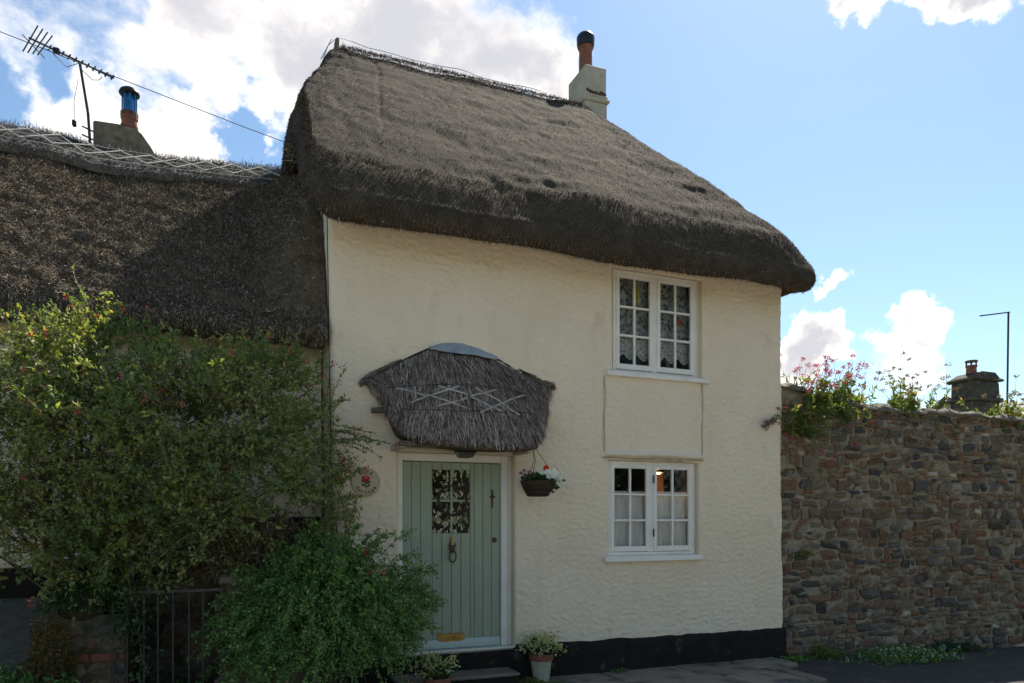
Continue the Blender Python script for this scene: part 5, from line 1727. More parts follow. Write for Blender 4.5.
def garden_wall():
    t = thing('garden_wall', 'high rubble stone garden wall joined to the right end of the cream cottage', 'wall', (6.33, .1, -.1))
    x0, x1, yf = 6.335, 14.0, .13
    xs = np.arange(x0, x1, .05); n = len(xs)
    k = 66
    v = np.linspace(0, 1, k)
    X, Vv = np.meshgrid(xs, v, indexing='ij')
    Z = -.45 + (wall_top(X) + .45) * Vv
    Y = yf + .018 * fbm(X * 5, 0, Z * 7, 33, 3) + .03 * fbm(X * .8, 0, Z * .8, 34, 2) + .03 * Vv
    G = [np.stack([X, Y, Z], -1)]
    # top and back
    tp = np.stack([np.stack([xs, np.full(n, .62), wall_top(xs) - .02], -1), np.stack([xs, np.full(n, .64), np.full(n, -.3)], -1)], 1)
    G = np.concatenate([G[0], tp], 1)
    core = np_obj('mortar', G.reshape(-1, 3), grid_faces(n, k + 2), M['mortar'], t, smooth=True)
    MB().box(x0, x0 + .02, .17, .6, -.3, 3.1).build('wall_end', M['mortar'], t)
    rg = np.random.default_rng(23)
    st = [s for s in lay_stones(x0 + .02, 13.8, -.32, 3.22, rg) if s[1] + s[3] / 2 < wall_top(s[0]) - .03 and s[0] - s[2] / 2 > x0 - .03]
    def shown(s):      # nearer and bigger first
        return s[2] * s[3] * (1.0 if s[0] < 11.0 else .02) / (9 + .5 * s[0]) ** 2
    st.sort(key=shown, reverse=True)
    off = world_off(t)
    yof = lambda x, z: yf + .03 * float(fbm(x * .8, 0, z * .8, 34, 2)) + .03 * (z + .45) / 3.6
    for s in st[:300]:
        place_stone(t, off, s[0], yof(s[0], s[1]) - .014 + rg.uniform(-.018, .012), s[1], s[2], s[3], rg.uniform(.05, .085), rg, rg.normal() * .09)
    parts = []
    for s in st[300:]:
        me = PROTO[rg.integers(len(PROTO))]
        co = np.array([v.co for v in me.vertices]) * [s[2], rg.uniform(.05, .085), s[3]] + [s[0], yof(s[0], s[1]) - .014 + rg.uniform(-.018, .012), s[1]]
        parts.append((co, np.array([tuple(p.vertices) for p in me.polygons])))
    V, F = merge(parts); np_obj('small_stones', V, F, M['stone_i'], t, kind='stuff')
    # weathered mortar coping, in rough pieces
    x = x0 + .01
    q = 0
    while x < 13.8:
        w = rg.uniform(.45, .8)
        nx, ny = 14, 9
        u, vv = np.meshgrid(np.linspace(0, 1, nx), np.linspace(0, 1, ny), indexing='ij')
        X = x + u * (w - .012); Y = .085 + vv * .58
        h = (.045 + .04 * np.sin(vv * pi)) * np.clip(np.minimum(np.minimum(u, 1 - u) * 14, np.minimum(vv, 1 - vv) * 9), .25, 1)
        Z = wall_top(X) - .04 + h + .038 * fbm(X * 5, Y * 5, 0, 91, 3)
        edge = (vv == 0) | (vv == 1)
        Y = Y + .02 * fbm(X * 7, vv * 3, 0, 92, 2)
        top = np.stack([X, Y, Z], -1)
        lo = top.copy(); lo[..., 2] = wall_top(X) - .05
        a = np.concatenate([lo[:, :1], top, lo[:, -1:]], 1)
        np_obj('coping_stone', a.reshape(-1, 3), grid_faces(nx, ny + 2), M['coping'], t, smooth=True)
        x += w
    return t


garden_wall()


def front_wall():
    """low retaining wall of the neighbour's garden with the gate opening"""
    t = thing('garden_retaining_wall', 'low mossy stone retaining wall with gate piers below the flowering shrub', 'wall', (-.4, -.7, 0))
    off = world_off(t)
    rg = np.random.default_rng(31)
    c = MB().box(-1.10, -.67, -.80, -.42, -.15, .90, jit=.01).box(.0, .78, -.78, -.42, -.15, 1.10, jit=.01)
    c.box(-.68, .0, .12, .3, -.15, 1.3)                    # back of the passage
    c.box(-.76, -.67, -.42, .2, -.15, .9).box(.0, .08, -.42, .2, -.15, 1.1)
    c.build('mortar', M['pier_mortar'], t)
    # left pier: courses of stone and two bands of brick
    z = -.1
    kinds = ['s', 's', 's', 'b', 's', 's', 'b', 's', 's']
    for kd in kinds:
        h = rg.uniform(.08, .14) if kd == 's' else .075
        x = -1.10
        while x < -.69:
            w = min(rg.uniform(.12, .2), -.665 - x)
            if w > .04:
                if kd == 's':
                    place_stone(t, off, x + w / 2, -.803, z + h / 2, w - .012, h - .012, .06, rg, rg.normal() * .03)
                else:
                    MB().box(x + .006, x + w - .006, -.825, -.74, z + .005, z + h - .006, bev=.008, jit=.003).build('brick', M['red_brick'], t)
            x += w
        z += h
    # right pier and the wall behind the green shrub
    for s in lay_stones(.02, .80, -.1, 1.02, rg, .08, .14, .12, .26):
        place_stone(t, off, s[0], -.785, s[1], s[2], s[3], .06, rg, rg.normal() * .04)
    MB().box(-.02, .24, -.84, -.40, 1.10, 1.175, bev=.02, jit=.012).build('capstone', M['coping'], t)
    for s in lay_stones(-.78, .0, .0, 1.1, rg, .09, .15, .14, .3):
        place_stone(t, off, s[0], .118, s[1], s[2], s[3], .05, rg)


front_wall()


def make_gate():
    t = thing('iron_gate', 'black iron bar gate between low mossy stone piers under the shrub', 'gate', (-.4, -.86, 0))
    MB().box(-.76, -.005, -.868, -.852, 1.050, 1.072).build('top_rail', M['iron'], t)
    MB().box(-.76, -.005, -.868, -.852, .10, .125).build('bottom_rail', M['iron'], t)
    for x in (-.752, -.657, -.544, -.450, -.347, -.237, -.138, -.012):
        MB().tube([(x, -.86, .03), (x, -.86, 1.06 if x > -.74 else 1.09)], .0072, 6).build('bar', M['iron'], t)


make_gate()

# ================================================================== BEYOND THE WALL
def far_house():
    t = thing('distant_house', 'distant house with pale roof and squat stone chimney beyond the garden wall', 'house', (20, 8, 0))
    X0 = 21.0
    m = MB().prism([(5.5, -.6), (12.5, -.6), (12.5, 3.0), (9.0, 5.35), (5.5, 3.0)], X0 + .2, 29.0, 'yz')
    m.build('wall', M['stack'], t)
    for k in range(16):                 # slated slope facing the street, in courses
        a, b = k / 16, (k + 1) / 16
        y0, z0 = 5.3 + 3.7 * a, 3.0 + 2.48 * a
        y1, z1 = 5.3 + 3.7 * b, 3.0 + 2.48 * b
        MB().add([(X0, y0, z0 + .05), (29.2, y0, z0 + .05), (29.2, y1 + .05, z1 + .07), (X0, y1 + .05, z1 + .07), (X0, y0, z0 - .02), (29.2, y0, z0 - .02)], [(0, 1, 2, 3), (4, 5, 1, 0)]).build('slate_course', M['slate'], t)
    MB().add([(X0, 9, 5.49), (29.2, 9, 5.49), (29.2, 12.7, 3.0), (X0, 12.7, 3.0)], [(0, 1, 2, 3)]).build('back_roof', M['slate'], t)
    cx0, cx1, cy0, cy1 = 19.85, 20.9, 7.2, 7.95
    st = MB().box(cx0, cx1, cy0, cy1, -.3, 5.02, bev=.03, jit=.02).build('chimney', M['far_stack'], t)
    def band(z0, z1, o): return MB().box(cx0 - o, cx1 + o, cy0 - o, cy1 + o, z0, z1, bev=.03, jit=.02)
    band(5.02, 5.12, .08).build('lower_course', M['far_stack'], st)
    band(5.12, 5.60, 0).build('upper_stack', M['far_stack'], st)
    band(5.60, 5.70, .08).build('upper_course', M['far_stack'], st)
    MB().prism([(cx0 - .02, 5.70), (cx1 + .02, 5.70), (cx1 - .2, 5.86), (cx0 + .3, 5.86)], cy0, cy1).build('flaunching', M['far_stack'], st)
    px, py = 20.12, 7.5
    MB().lathe((px, py, 5.82), [(.0, 0), (.14, 0), (.13, .18), (.15, .20), (.15, .25), (.0, .25)], 14).build('chimney_pot', M['terracotta'], st)
    for k in range(4):
        a = k * pi / 2 + .6
        MB().tube([(px + .12 * cos(a), py + .12 * sin(a), 6.06), (px + .12 * cos(a), py + .12 * sin(a), 6.18)], .025, 5).build('cowl_post', M['bronze'], st)
    MB().lathe((px, py, 6.17), [(.0, 0), (.17, 0), (.16, .04), (.0, .05)], 12).build('cowl_plate', M['bronze'], st)
    m = thing('roof_aerial', 'thin bare aerial pole with one level arm behind the distant stone chimney', 'aerial', (20.95, 7.0, 4.9))
    MB().tube([(22.70, 8.2, 4.2), (22.74, 8.2, 6.0), (22.78, 8.2, 8.08)], .028, 6).build('pole', M['wire'], m)
    MB().tube([(22.84, 8.2, 8.10), (21.48, 8.2, 7.84)], .022, 5).build('arm', M['wire'], m)


far_house()


# ================================================================== PLANTS
def foliage_clumps(clumps, per_vol, rg, L=(.25, .5), droop=(.05, .25), r0=.0028):
    """leafy shoots radiating through a set of overlapping clumps (x, y, z, r[, squash])"""
    P, D, LL = [], [], []
    for c in clumps:
        x, y, z, r = c[:4]
        sy = c[4] if len(c) > 4 else .8
        n = int(per_vol * r ** 2 * 1.5)
        d = rand_dirs(n, rg)
        q = np.array([x, y, z]) + d * (rg.random((n, 1)) ** .38) * r * [1, sy, .95] * .85
        P.append(q); D.append(norm(d * .9 + rg.normal(size=(n, 3)) * .5 + [0, -.05, .28])); LL.append(rg.uniform(L[0], L[1], n) * (.5 + r))
    P, D, LL = np.concatenate(P), np.concatenate(D), np.concatenate(LL)
    keep = fbm(P[:, 0] * 4.2, P[:, 1] * 3, P[:, 2] * 4.2, 141, 2) > -.30       # shoots grow in bunches with gaps between
    P, D, LL = P[keep], D[keep], LL[keep]
    return polylines(P, D, LL, rg.uniform(droop[0], droop[1], len(P)), 6, r0, 3, .03, rg)


def limbs(base, ends, rg, r0, nseg=10, wander=.045, rise=.35):
    """arching limbs from a base to each end point"""
    S = len(ends)
    t = np.linspace(0, 1, nseg + 1)[None, :, None]
    b = base + rg.normal(size=(S, 3)) * [.06, .05, 0]
    pts = b[:, None] * (1 - t) + ends[:, None] * t
    pts[..., 2] += (np.sin(t[..., 0] * pi) * rise * rg.uniform(.3, 1, (S, 1)) * np.linalg.norm(ends - b, axis=-1, keepdims=True) * .35)
    w = rg.normal(size=pts.shape) * wander
    w[:, 1:-1] = (w[:, :-2] + w[:, 1:-1] + w[:, 2:]) / 2; w[:, 0] = 0; w[:, -1] = 0
    pts = pts + w
    return pts, tubes(pts, r0, 6, .25)


BUSH = [(-1.45, -.75, 2.42, .42), (-1.05, -.75, 2.68, .36), (-.92, -.7, 2.98, .22), (-.95, -.72, 3.18, .13), (-1.22, -.7, 2.86, .18), (-.62, -.65, 2.72, .34), (-.25, -.6, 2.72, .33),
        (.10, -.55, 2.80, .30), (.40, -.5, 2.78, .27), (.62, -.42, 2.70, .25), (.82, -.32, 2.66, .15), (-1.35, -.85, 2.0, .45), (-.85, -.95, 2.2, .48), (-.35, -.95, 2.32, .48),
        (.12, -.85, 2.30, .46), (.42, -.65, 2.25, .36), (.74, -.45, 2.0, .20), (-.55, -.95, 1.80, .42), (-.05, -.95, 1.82, .44), (.38, -.8, 1.75, .36), (-1.5, -.85, 1.55, .30),
        (-.75, -.9, 1.45, .28), (.66, -.55, 1.62, .26), (-.95, -1.0, 1.35, .26), (-.5, -1.0, 1.45, .28), (-2.0, -.75, 2.25, .50), (-2.1, -.75, 1.6, .45)]


def make_bush():
    rg = np.random.default_rng(101)
    t = thing('flowering_shrub', 'large loose green shrub dotted with red flowers in front of the neighbouring thatched cottage', 'shrub', (-1.0, -.42, .85))
    base = np.array([-1.0, -.42, .85])
    ends = np.array([c[:3] for c in BUSH]) + rg.normal(size=(len(BUSH), 3)) * .08
    
    pts, (V, F) = limbs(base, ends, rg, rg.uniform(.010, .024, len(ends)), rise=.45)
    np_obj('trunk', V, F, M['bark'], t, smooth=True)
    # side branches
    p, T = along(pts, 14, rg, .45, .95)
    d = norm(T * .5 + rand_dirs(len(p), rg) * .8 + [0, -.05, .15])
    b2, (V, F) = polylines(p, d, rg.uniform(.2, .5, len(p)), .15, 6, .0042, 3, .05, rg)
    np_obj('branch', V, F, M['twig'], t, kind='stuff')
    sh, (V, F) = foliage_clumps(BUSH, 800, rg, (.22, .42), (.0, .28))
    np_obj('twigs', V, F, M['twig'], t, kind='stuff')
    p, T = along(sh, 21, rg, .05, 1.0)
    p2, T2 = along(b2, 8, rg, .4, 1.0)
    p, T = np.concatenate([p, p2]), np.concatenate([T, T2])
    D = norm(T * .45 + rand_dirs(len(p), rg) * .8 + [0, 0, .12])
    V, F = leaf_set(p + rg.normal(size=p.shape) * .012, D, rg.uniform(.018, .054, len(p)), rg.uniform(.012, .029, len(p)), 1.0, rg)
    np_obj('leaves', V, F, M['leaf_bush'], t, kind='stuff')
    k = 70                                       # long arching canes with few leaves
    q, T = along(pts, 3, rg, .3, .7)
    q, T = q[:k], T[:k]
    lc, (V, F) = polylines(q, norm(T + rand_dirs(len(q), rg) * .45 + [.1, -.35, .35]), rg.uniform(.6, 1.1, len(q)), .55, 10, .0055, 4, .02, rg)
    np_obj('canes', V, F, M['bark'], t, kind='stuff')
    # slim sprays leaving the outline: over the top and across the corner of the tall cottage
    S0 = [((.88, -.40, 2.35), (.95, -.12, .05), .52), ((.92, -.42, 2.28), (.9, -.1, .25), .45), ((.9, -.35, 2.42), (.8, -.1, .12), .40), ((.85, -.4, 2.55), (.5, .0, .6), .26), 
          ((-.95, -.7, 3.12), (-.35, 0, .9), .28), ((-.92, -.7, 3.05), (.5, 0, .75), .40), ((-1.2, -.7, 2.9), (-.8, 0, .5), .30), ((-.05, -.5, 2.95), (-.15, 0, 1), .20), ((.42, -.5, 2.9), (.2, 0, 1), .25),
          ((-1.45, -.7, 2.65), (-.6, 0, .7), .28), ((.9, -.5, 1.95), (.6, -.2, .5), .28), ((.8, -.5, 1.75), (.8, -.1, .4), .30)]
    P0 = np.repeat(np.array([a for a, b, c in S0]), 4, 0) + rg.normal(size=(len(S0) * 4, 3)) * .03
    D0 = norm(np.repeat(np.array([b for a, b, c in S0]), 4, 0) + rg.normal(size=(len(S0) * 4, 3)) * .16)
    L0 = np.repeat([c for a, b, c in S0], 4) * rg.uniform(.6, 1.05, len(S0) * 4)
    sp, (V, F) = polylines(P0, D0, L0, .22, 8, .0032, 3, .02, rg)
    np_obj('sprays', V, F, M['twig'], t, kind='stuff')
    p, T = along(sp, 42, rg, .02, 1.0)
    V, F = leaf_set(p, norm(T * .5 + rand_dirs(len(p), rg) * .8), rg.uniform(.018, .036, len(p)), rg.uniform(.010, .018, len(p)), .6, rg)
    np_obj('spray_leaves', V, F, M['leaf_bush'], t, kind='stuff')
    # blossoms at shoot tips, mostly on the upper outside
    tips = np.concatenate([sh[:, -1], sp[:, -1], sp[:, -1], sp[:, 5]])
    w = np.clip((tips[:, 2] - 1.9) / 1.2, .03, 1) + (tips[:, 0] < -.9) * .35
    pick = rg.choice(len(tips), 120, replace=False, p=w / w.sum())
    pick = np.concatenate([pick, np.arange(len(sh), len(sh) + len(sp), 4)])
    parts = []
    for c in tips[pick]:
        n = rg.integers(6, 14)
        q = c + rg.normal(size=(n, 3)) * .013
        parts.append(leaf_set(q, norm(rg.normal(size=(n, 3)) + [0, -.2, .2]), .020, .013, .3, rg))
    V, F = merge(parts); np_obj('blossoms', V, F, M['red_fl'], t, kind='stuff')
    # dead brown growth under the arch above the gate
    k = 1500
    P0 = np.stack([rg.normal(size=k) * .26 + .02, -.62 + rg.normal(size=k) * .12, 1.42 + rg.normal(size=k) * .17], -1)
    dd, (V, F) = polylines(P0, norm(rg.normal(size=(k, 3)) + [0, -.2, -.3]), rg.uniform(.1, .32, k), .3, 4, .0026, 3, .05, rg)
    np_obj('dead_twigs', V, F, M['twig'], t, kind='stuff')
    p, T = along(dd, 5, rg, .1, 1)
    V, F = leaf_set(p, norm(T + rand_dirs(len(p), rg)), .022, .011, .5, rg)
    np_obj('dead_leaves', V, F, M['leaf_dry'], t, kind='stuff')


make_bush()


def make_green_shrub():
    rg = np.random.default_rng(202)
    t = thing('arching_shrub', 'bright green small leaved shrub with arching sprays in front of the door', 'shrub', (.80, -.95, -.08))
    k = 1750
    a = rg.uniform(0, 2 * pi, k); el = np.arcsin(rg.uniform(-.1, .98, k))
    d = np.stack([np.cos(a) * np.cos(el), np.sin(a) * np.cos(el), np.sin(el)], -1)
    P0 = np.array([.76, -.88, .84]) + d * rg.uniform(.05, .42, (k, 1)) * [1.1, .75, 1.25] + [0, 0, -.1]
    L = rg.uniform(.28, .60, k) * (1 - .12 * (d[:, 0] > .4)) * (1 + .30 * fbm(d[:, 0] * 2.6, d[:, 1] * 2.6, d[:, 2] * 2.6, 88, 2))
    pts, (V, F) = polylines(P0, norm(d + rg.normal(size=(k, 3)) * .22 + [0, -.05, .22]), L, rg.uniform(.45, 1.0, k), 9, .0028, 3, .018, rg)
    parts = [(V, F)]
    # long loose sprays to the right across the door
    S0 = [((1.25, -.9, 1.00), (.95, -.05, .70), .55), ((1.25, -.9, .95), (1, -.1, .5), .55), ((1.3, -.9, .92), (1, 0, .42), .60), ((1.3, -.9, .88), (1, -.05, .40), .58), ((1.2, -.85, 1.15), (.8, 0, .8), .55),
          ((1.05, -.8, 1.25), (.6, 0, .9), .48), ((1.3, -.9, .78), (1, -.1, .35), .45), ((.35, -.9, 1.1), (-.7, 0, .5), .5), ((.3, -.95, .8), (-.9, -.1, .3), .5), ((.6, -.8, 1.32), (-.2, 0, 1), .35), ((.85, -.8, 1.35), (.2, 0, 1), .30)]
    n = 5
    P1 = np.repeat(np.array([q[0] for q in S0]), n, 0) + rg.normal(size=(len(S0) * n, 3)) * .06
    D1 = norm(np.repeat(np.array([q[1] for q in S0]), n, 0) + rg.normal(size=(len(S0) * n, 3)) * .10)
    L1 = np.repeat([q[2] for q in S0], n) * rg.uniform(.55, 1.0, len(S0) * n)
    p1, (V, F) = polylines(P1, D1, L1, .40, 9, .0028, 3, .012, rg)
    parts.append((V, F))
    V, F = merge(parts)
    np_obj('stems', V, F, M['twig_g'], t, kind='stuff')
    base = np.array([.80, -.92, -.05])
    ends = P0[rg.choice(k, 40)]
    lp, (V, F) = limbs(base, ends, rg, .010, 8, .02, .2)
    np_obj('trunk', V, F, M['bark'], t, smooth=True)
    # feathery: short side shoots on each stem, leaflets in two ranks
    al = np.concatenate([pts, p1])
    q, T = along(al, 13, rg, .18, .97)
    sd = norm(T * .75 + norm(np.cross(T, rg.normal(size=T.shape))) * .65 + [0, 0, .05])
    ss, (V, F) = polylines(q, sd, rg.uniform(.045, .11, len(q)), .25, 3, .0013, 3, .01, rg)
    np_obj('side_shoots', V, F, M['twig_g'], t, kind='stuff')
    p, T = along(ss, 8, rg, .05, 1.0)
    pm, Tm = along(al, 24, rg, .05, 1.0)
    p, T = np.concatenate([p, pm]), np.concatenate([T, Tm])
    V, F = leaf_set(p, norm(T * .6 + norm(np.cross(T, rg.normal(size=T.shape))) * .7), rg.uniform(.015, .030, len(p)), rg.uniform(.011, .018, len(p)), 1.0, rg)
    np_obj('leaves', V, F, M['leaf_sprig'], t, kind='stuff')
    parts = []
    for c in [(.92, -1.0, 1.46), (1.06, -1.05, 1.33), (1.16, -1.1, 1.20), (1.20, -1.12, 1.17), (1.08, -1.1, 1.18)]:
        m = 18
        qn = np.array(c) + rg.normal(size=(m, 3)) * .016
        parts.append(leaf_set(qn, norm(rg.normal(size=(m, 3)) + [0, -.4, .2]), .022, .016, .3, rg))
    V, F = merge(parts); np_obj('pink_blossoms', V, F, M['red_fl'], t, kind='stuff')


make_green_shrub()


def climber(name, label, cat, lines, mat, leafn, size, spread, seed, flowers=None, nleaf_mat=None):
    rg = np.random.default_rng(seed)
    t = thing(name, label, cat, tuple(lines[0][0]))
    P, T = [], []
    m = MB()
    for ln in lines:
        pts = np.array(ln, float)
        tt = np.linspace(0, 1, len(pts)); x = np.linspace(0, 1, 30)
        q = np.stack([np.interp(x, tt, pts[:, c]) for c in range(3)], -1)
        q[1:-1] += rg.normal(size=(28, 3)) * [.012, .006, .008]
        m.tube([tuple(z) for z in q], [.007 - .0045 * a for a in x], 5)
        L = np.linalg.norm(np.diff(q, axis=0), axis=-1).sum()
        n = int(leafn * L)
        i = rg.integers(0, 29, n); f = rg.random((n, 1))
        P.append(q[i] * (1 - f) + q[i + 1] * f + rg.normal(size=(n, 3)) * [spread, spread * .5, spread])
        T.append(q[i + 1] - q[i])
    m.build('stem', M['twig'], t)
    P = np.concatenate(P); T = norm(np.concatenate(T))
    V, F = leaf_set(P, norm(T * .3 + rand_dirs(len(P), rg) + [0, -.3, -.1]), rg.uniform(size[0], size[1], len(P)), rg.uniform(size[0], size[1], len(P)) * .7, .5, rg)
    np_obj('leaves', V, F, mat, t, kind='stuff')
    if flowers:
        parts = []
        for c in flowers:
            k = 16
            q = np.array(c) + rg.normal(size=(k, 3)) * .016
            parts.append(leaf_set(q, norm(rg.normal(size=(k, 3)) + [0, -.4, .2]), .024, .018, .3, rg))
        V, F = merge(parts); np_obj('blossoms', V, F, M['red_fl'], t, kind='stuff')
    return t


climber('climbing_plant', 'slender climbing plant trained up the left corner of the tall cream cottage', 'climber',
        [[(.90, -.10, 1.0), (.93, -.06, 1.7), (.91, -.05, 2.4), (.90, -.05, 3.1)], [(1.0, -.10, 1.0), (1.06, -.06, 1.5), (1.10, -.05, 1.85)], [(1.05, -.12, 1.0), (.98, -.08, 1.55), (1.03, -.06, 2.1), (1.10, -.08, 2.2)],
         [(.92, -.1, 1.9), (1.0, -.08, 2.05), (1.16, -.09, 2.12)], [(.95, -.1, 1.2), (1.12, -.12, 1.6), (1.16, -.1, 1.80)]],
        M['leaf_bush'], 125, (.02, .036), .028, 41, [(1.06, -.14, 2.06), (1.10, -.14, 2.05), (1.02, -.14, 2.16), (.98, -.14, 2.24)])
climber('ivy_strand', 'strand of heart shaped ivy hanging down the left side of the iron gate', 'ivy',
        [[(-.62, -.84, 1.35), (-.60, -.86, 1.05), (-.58, -.88, .75), (-.53, -.86, .42)], [(-.70, -.86, 1.3), (-.66, -.88, .95), (-.62, -.88, .70)], [(-.9, -.88, 1.32), (-.78, -.9, 1.28), (-.6, -.88, 1.22)], [(-1.0, -.88, 1.25), (-.85, -.9, 1.15), (-.72, -.9, 1.05)], [(-.55, -.86, 1.4), (-.45, -.86, 1.25), (-.40, -.86, 1.12)]],
        M['leaf_ivy'], 210, (.03, .05), .05, 42)


def cushion(name, label, cat, c, r, n, mat, length, width, seed, up=.4):
    """a dense cushion of blades over an uneven mound"""
    rg = np.random.default_rng(seed)
    t = thing(name, label, cat, (c[0], c[1], c[2] - r[2] * .8))
    d = rand_dirs(n, rg); d[:, 2] = np.abs(d[:, 2]) * 1.0 - .35 * (rg.random(n) < .5)
    d = norm(d)
    q = np.array(c) + d * np.array(r) * (.72 + .28 * rg.random((n, 1))) * (1 + .5 * fbm(d[:, 0] * 2.1, d[:, 1] * 2.1, d[:, 2] * 2.1, seed, 3))[:, None]
    V, F = leaf_set(q, norm(d + rg.normal(size=(n, 3)) * .9 + [0, 0, up]), rg.uniform(length[0], length[1], n), width, .4, rg)
    np_obj('foliage', V, F, mat, t, kind='stuff')
    m = MB(); m.ball(c, 1, 14, 9, tuple(x * .62 for x in r)); m.build('mound', M['earth'], t)
    return t


cushion('moss_cushion', 'dark green mossy cushion spilling over the top of the left gate pier', 'plant', (-.97, -.78, .98), (.26, .20, .20), 5200, M['leaf_ivy'], (.012, .035), .010, 51)
cushion('rusty_moss', 'rust brown moss mound creeping down the left side of the gate pier', 'moss', (-1.15, -.90, .52), (.15, .14, .36), 6500, M['moss_rust'], (.012, .03), .009, 52)
cushion('brown_moss', 'brown mossy mat lying above the iron gate below the shrub', 'moss', (-.30, -.58, 1.20), (.36, .16, .12), 4200, M['leaf_dry'], (.012, .03), .010, 53)


def leafy_patch(name, label, cat, box, n, h, mat, seed, flowers=None, nfl=0, lw=(.03, .018), per=12, kind=None):
    rg = np.random.default_rng(seed)
    x0, x1, y0, y1, z = box
    t = thing(name, label, cat, ((x0 + x1) / 2, (y0 + y1) / 2, z))
    u = rg.normal(size=(n, 2)) * .26
    P0 = np.stack([(x0 + x1) / 2 + u[:, 0] * (x1 - x0), (y0 + y1) / 2 + np.clip(u[:, 1], -.5, .5) * (y1 - y0), np.full(n, z)], -1)
    fall = np.exp(-(u ** 2).sum(-1) * 6)
    pts, (V, F) = polylines(P0, norm(np.stack([rg.normal(size=n) * .5, rg.normal(size=n) * .4 - .15, np.ones(n)], -1)), h * rg.uniform(.5, 1.1, n) * (.45 + .55 * fall), rg.uniform(.2, .6, n), 5, .002, 3, .03, rg)
    np_obj('stems', V, F, M['twig_g'], t, kind='stuff')
    p, T = along(pts, per, rg, .1, 1)
    V, F = leaf_set(p, norm(T * .3 + rand_dirs(len(p), rg)), rg.uniform(lw[0] * .6, lw[0] * 1.2, len(p)), lw[1], .6, rg)
    np_obj('leaves', V, F, mat, t, kind='stuff')
    if flowers:
        parts = []
        for c in pts[rg.choice(n, nfl, replace=False), -1]:
            k = 7
            q = c + rg.normal(size=(k, 3)) * .006 + [0, -.005, .008]
            parts.append(leaf_set(q, norm(rg.normal(size=(k, 3)) + [0, -.3, .2]), .016, .011, .3, rg))
        V, F = merge(parts); np_obj('flowers', V, F, flowers, t, kind='stuff')
    return t


leafy_patch('daisy_clump', 'low green clump of tiny white daisies at the foot of the stone garden wall', 'flowers', (7.25, 8.75, -.62, .10, -.15), 420, .26, M['leaf_sprig'], 61, M['white_fl'], 130, (.035, .014), 14)
leafy_patch('wall_weed', 'tuft of pale green weed at the wall base left of the daisies', 'weeds', (6.75, 7.15, -.06, .12, -.13), 90, .32, M['leaf_val'], 62, None, 0, (.04, .02), 10)
leafy_patch('wall_weed', 'dark weed growing at the wall base right of the daisies', 'weeds', (8.8, 9.7, -.1, .12, -.2), 160, .30, M['leaf_ivy'], 63, None, 0, (.04, .02), 10)
leafy_patch('corner_weed', 'small green weed in the corner where the paving meets the stone wall', 'weeds', (6.15, 6.6, -.25, .05, -.1), 60, .12, M['leaf_sprig'], 64, None, 0, (.03, .02), 9)
leafy_patch('creeping_plant', 'grey green creeping plant spreading around the foot of the tall flower pot', 'ground cover', (2.60, 3.16, -.46, -.06, -.08), 330, .17, M['leaf_val'], 65, None, 0, (.025, .013), 16)
leafy_patch('paving_weed', 'tiny green weed growing in the joint between paving and black plinth', 'weeds', (3.86, 4.16, -.06, -.02, -.05), 22, .055, M['leaf_sprig'], 66, None, 0, (.025, .018), 7)
leafy_patch('path_weeds', 'rough green weeds beside the grey path at the left gate pier', 'weeds', (-1.85, -1.05, -1.3, -.6, .42), 260, .30, M['leaf_sprig'], 67, None, 0, (.04, .018), 12)
leafy_patch('gate_weeds', 'broad leaved green weeds growing up behind the iron gate', 'weeds', (-.8, .05, -.58, -.1, .0), 130, .52, M['leaf_ivy'], 68, None, 0, (.06, .045), 9)
leafy_patch('wall_fern', 'pale tuft rooted in the face of the stone wall near the cottage corner', 'fern', (6.56, 6.8, .02, .1, 1.16), 50, .13, M['leaf_val'], 69, None, 0, (.03, .012), 9)


# red valerian and other plants along the top of the wall
def wall_plant(label, x, y, z, n, hgt, lean, seed, heads, hmat, spread=.16, leafy=1.0, trail=0):
    rg = np.random.default_rng(seed)
    t = thing('wall_plant', label, 'plant', (x, y, z), 'plants growing along the top of the stone wall')
    P0 = np.stack([x + rg.normal(size=n) * spread, y + rg.normal(size=n) * .07, np.full(n, z)], -1)
    D = norm(np.stack([rg.normal(size=n) * .38 + lean, rg.normal(size=n) * .30 - .15, np.ones(n)], -1))
    n0 = n
    L = hgt * np.where(rg.random(n) < .45, rg.uniform(.95, 1.35, n), rg.uniform(.35, .75, n))
    if trail:
        L[:trail] = hgt * rg.uniform(.5, .9, trail)
        D[:trail] = norm(np.stack([rg.normal(size=trail) * .5, -np.abs(rg.normal(size=trail)) * .6 - .3, rg.uniform(-.5, .3, trail)], -1))
    pts, (V, F) = polylines(P0, D, L, np.where(np.arange(n) < trail, .9, .10), 8, .0042, 4, .025, rg)
    np_obj('stems', V, F, M['twig_g'], t, kind='stuff')
    p, T = along(pts, int(26 * leafy), rg, .02, .62)
    V, F = leaf_set(p, norm(T * .5 + rand_dirs(len(p), rg) * .9), rg.uniform(.045, .095, len(p)), rg.uniform(.02, .036, len(p)), .5, rg)
    np_obj('leaves', V, F, M['leaf_val'], t, kind='stuff')
    tips = pts[:, -1]
    order = np.argsort(-tips[:, 2])
    sel = order[:int(n * heads)]
    # side heads a little below the tip
    cs = list(tips[sel]) + list(pts[sel[: len(sel) // 2], 6] + rg.normal(size=(len(sel) // 2, 3)) * .04)
    if trail: cs += list(tips[:max(2, trail // 5)])
    if cs:
        parts = []
        for c in cs:
            k = 34
            r = rg.uniform(.012, .026)
            q = c + rg.normal(size=(k, 3)) * r * [1, 1, .7]
            parts.append(leaf_set(q, norm(rg.normal(size=(k, 3)) + [0, -.1, .5]), .020, .015, .3, rg))
        V, F = merge(parts); np_obj('flower_heads', V, F, hmat, t, kind='stuff')
    return t


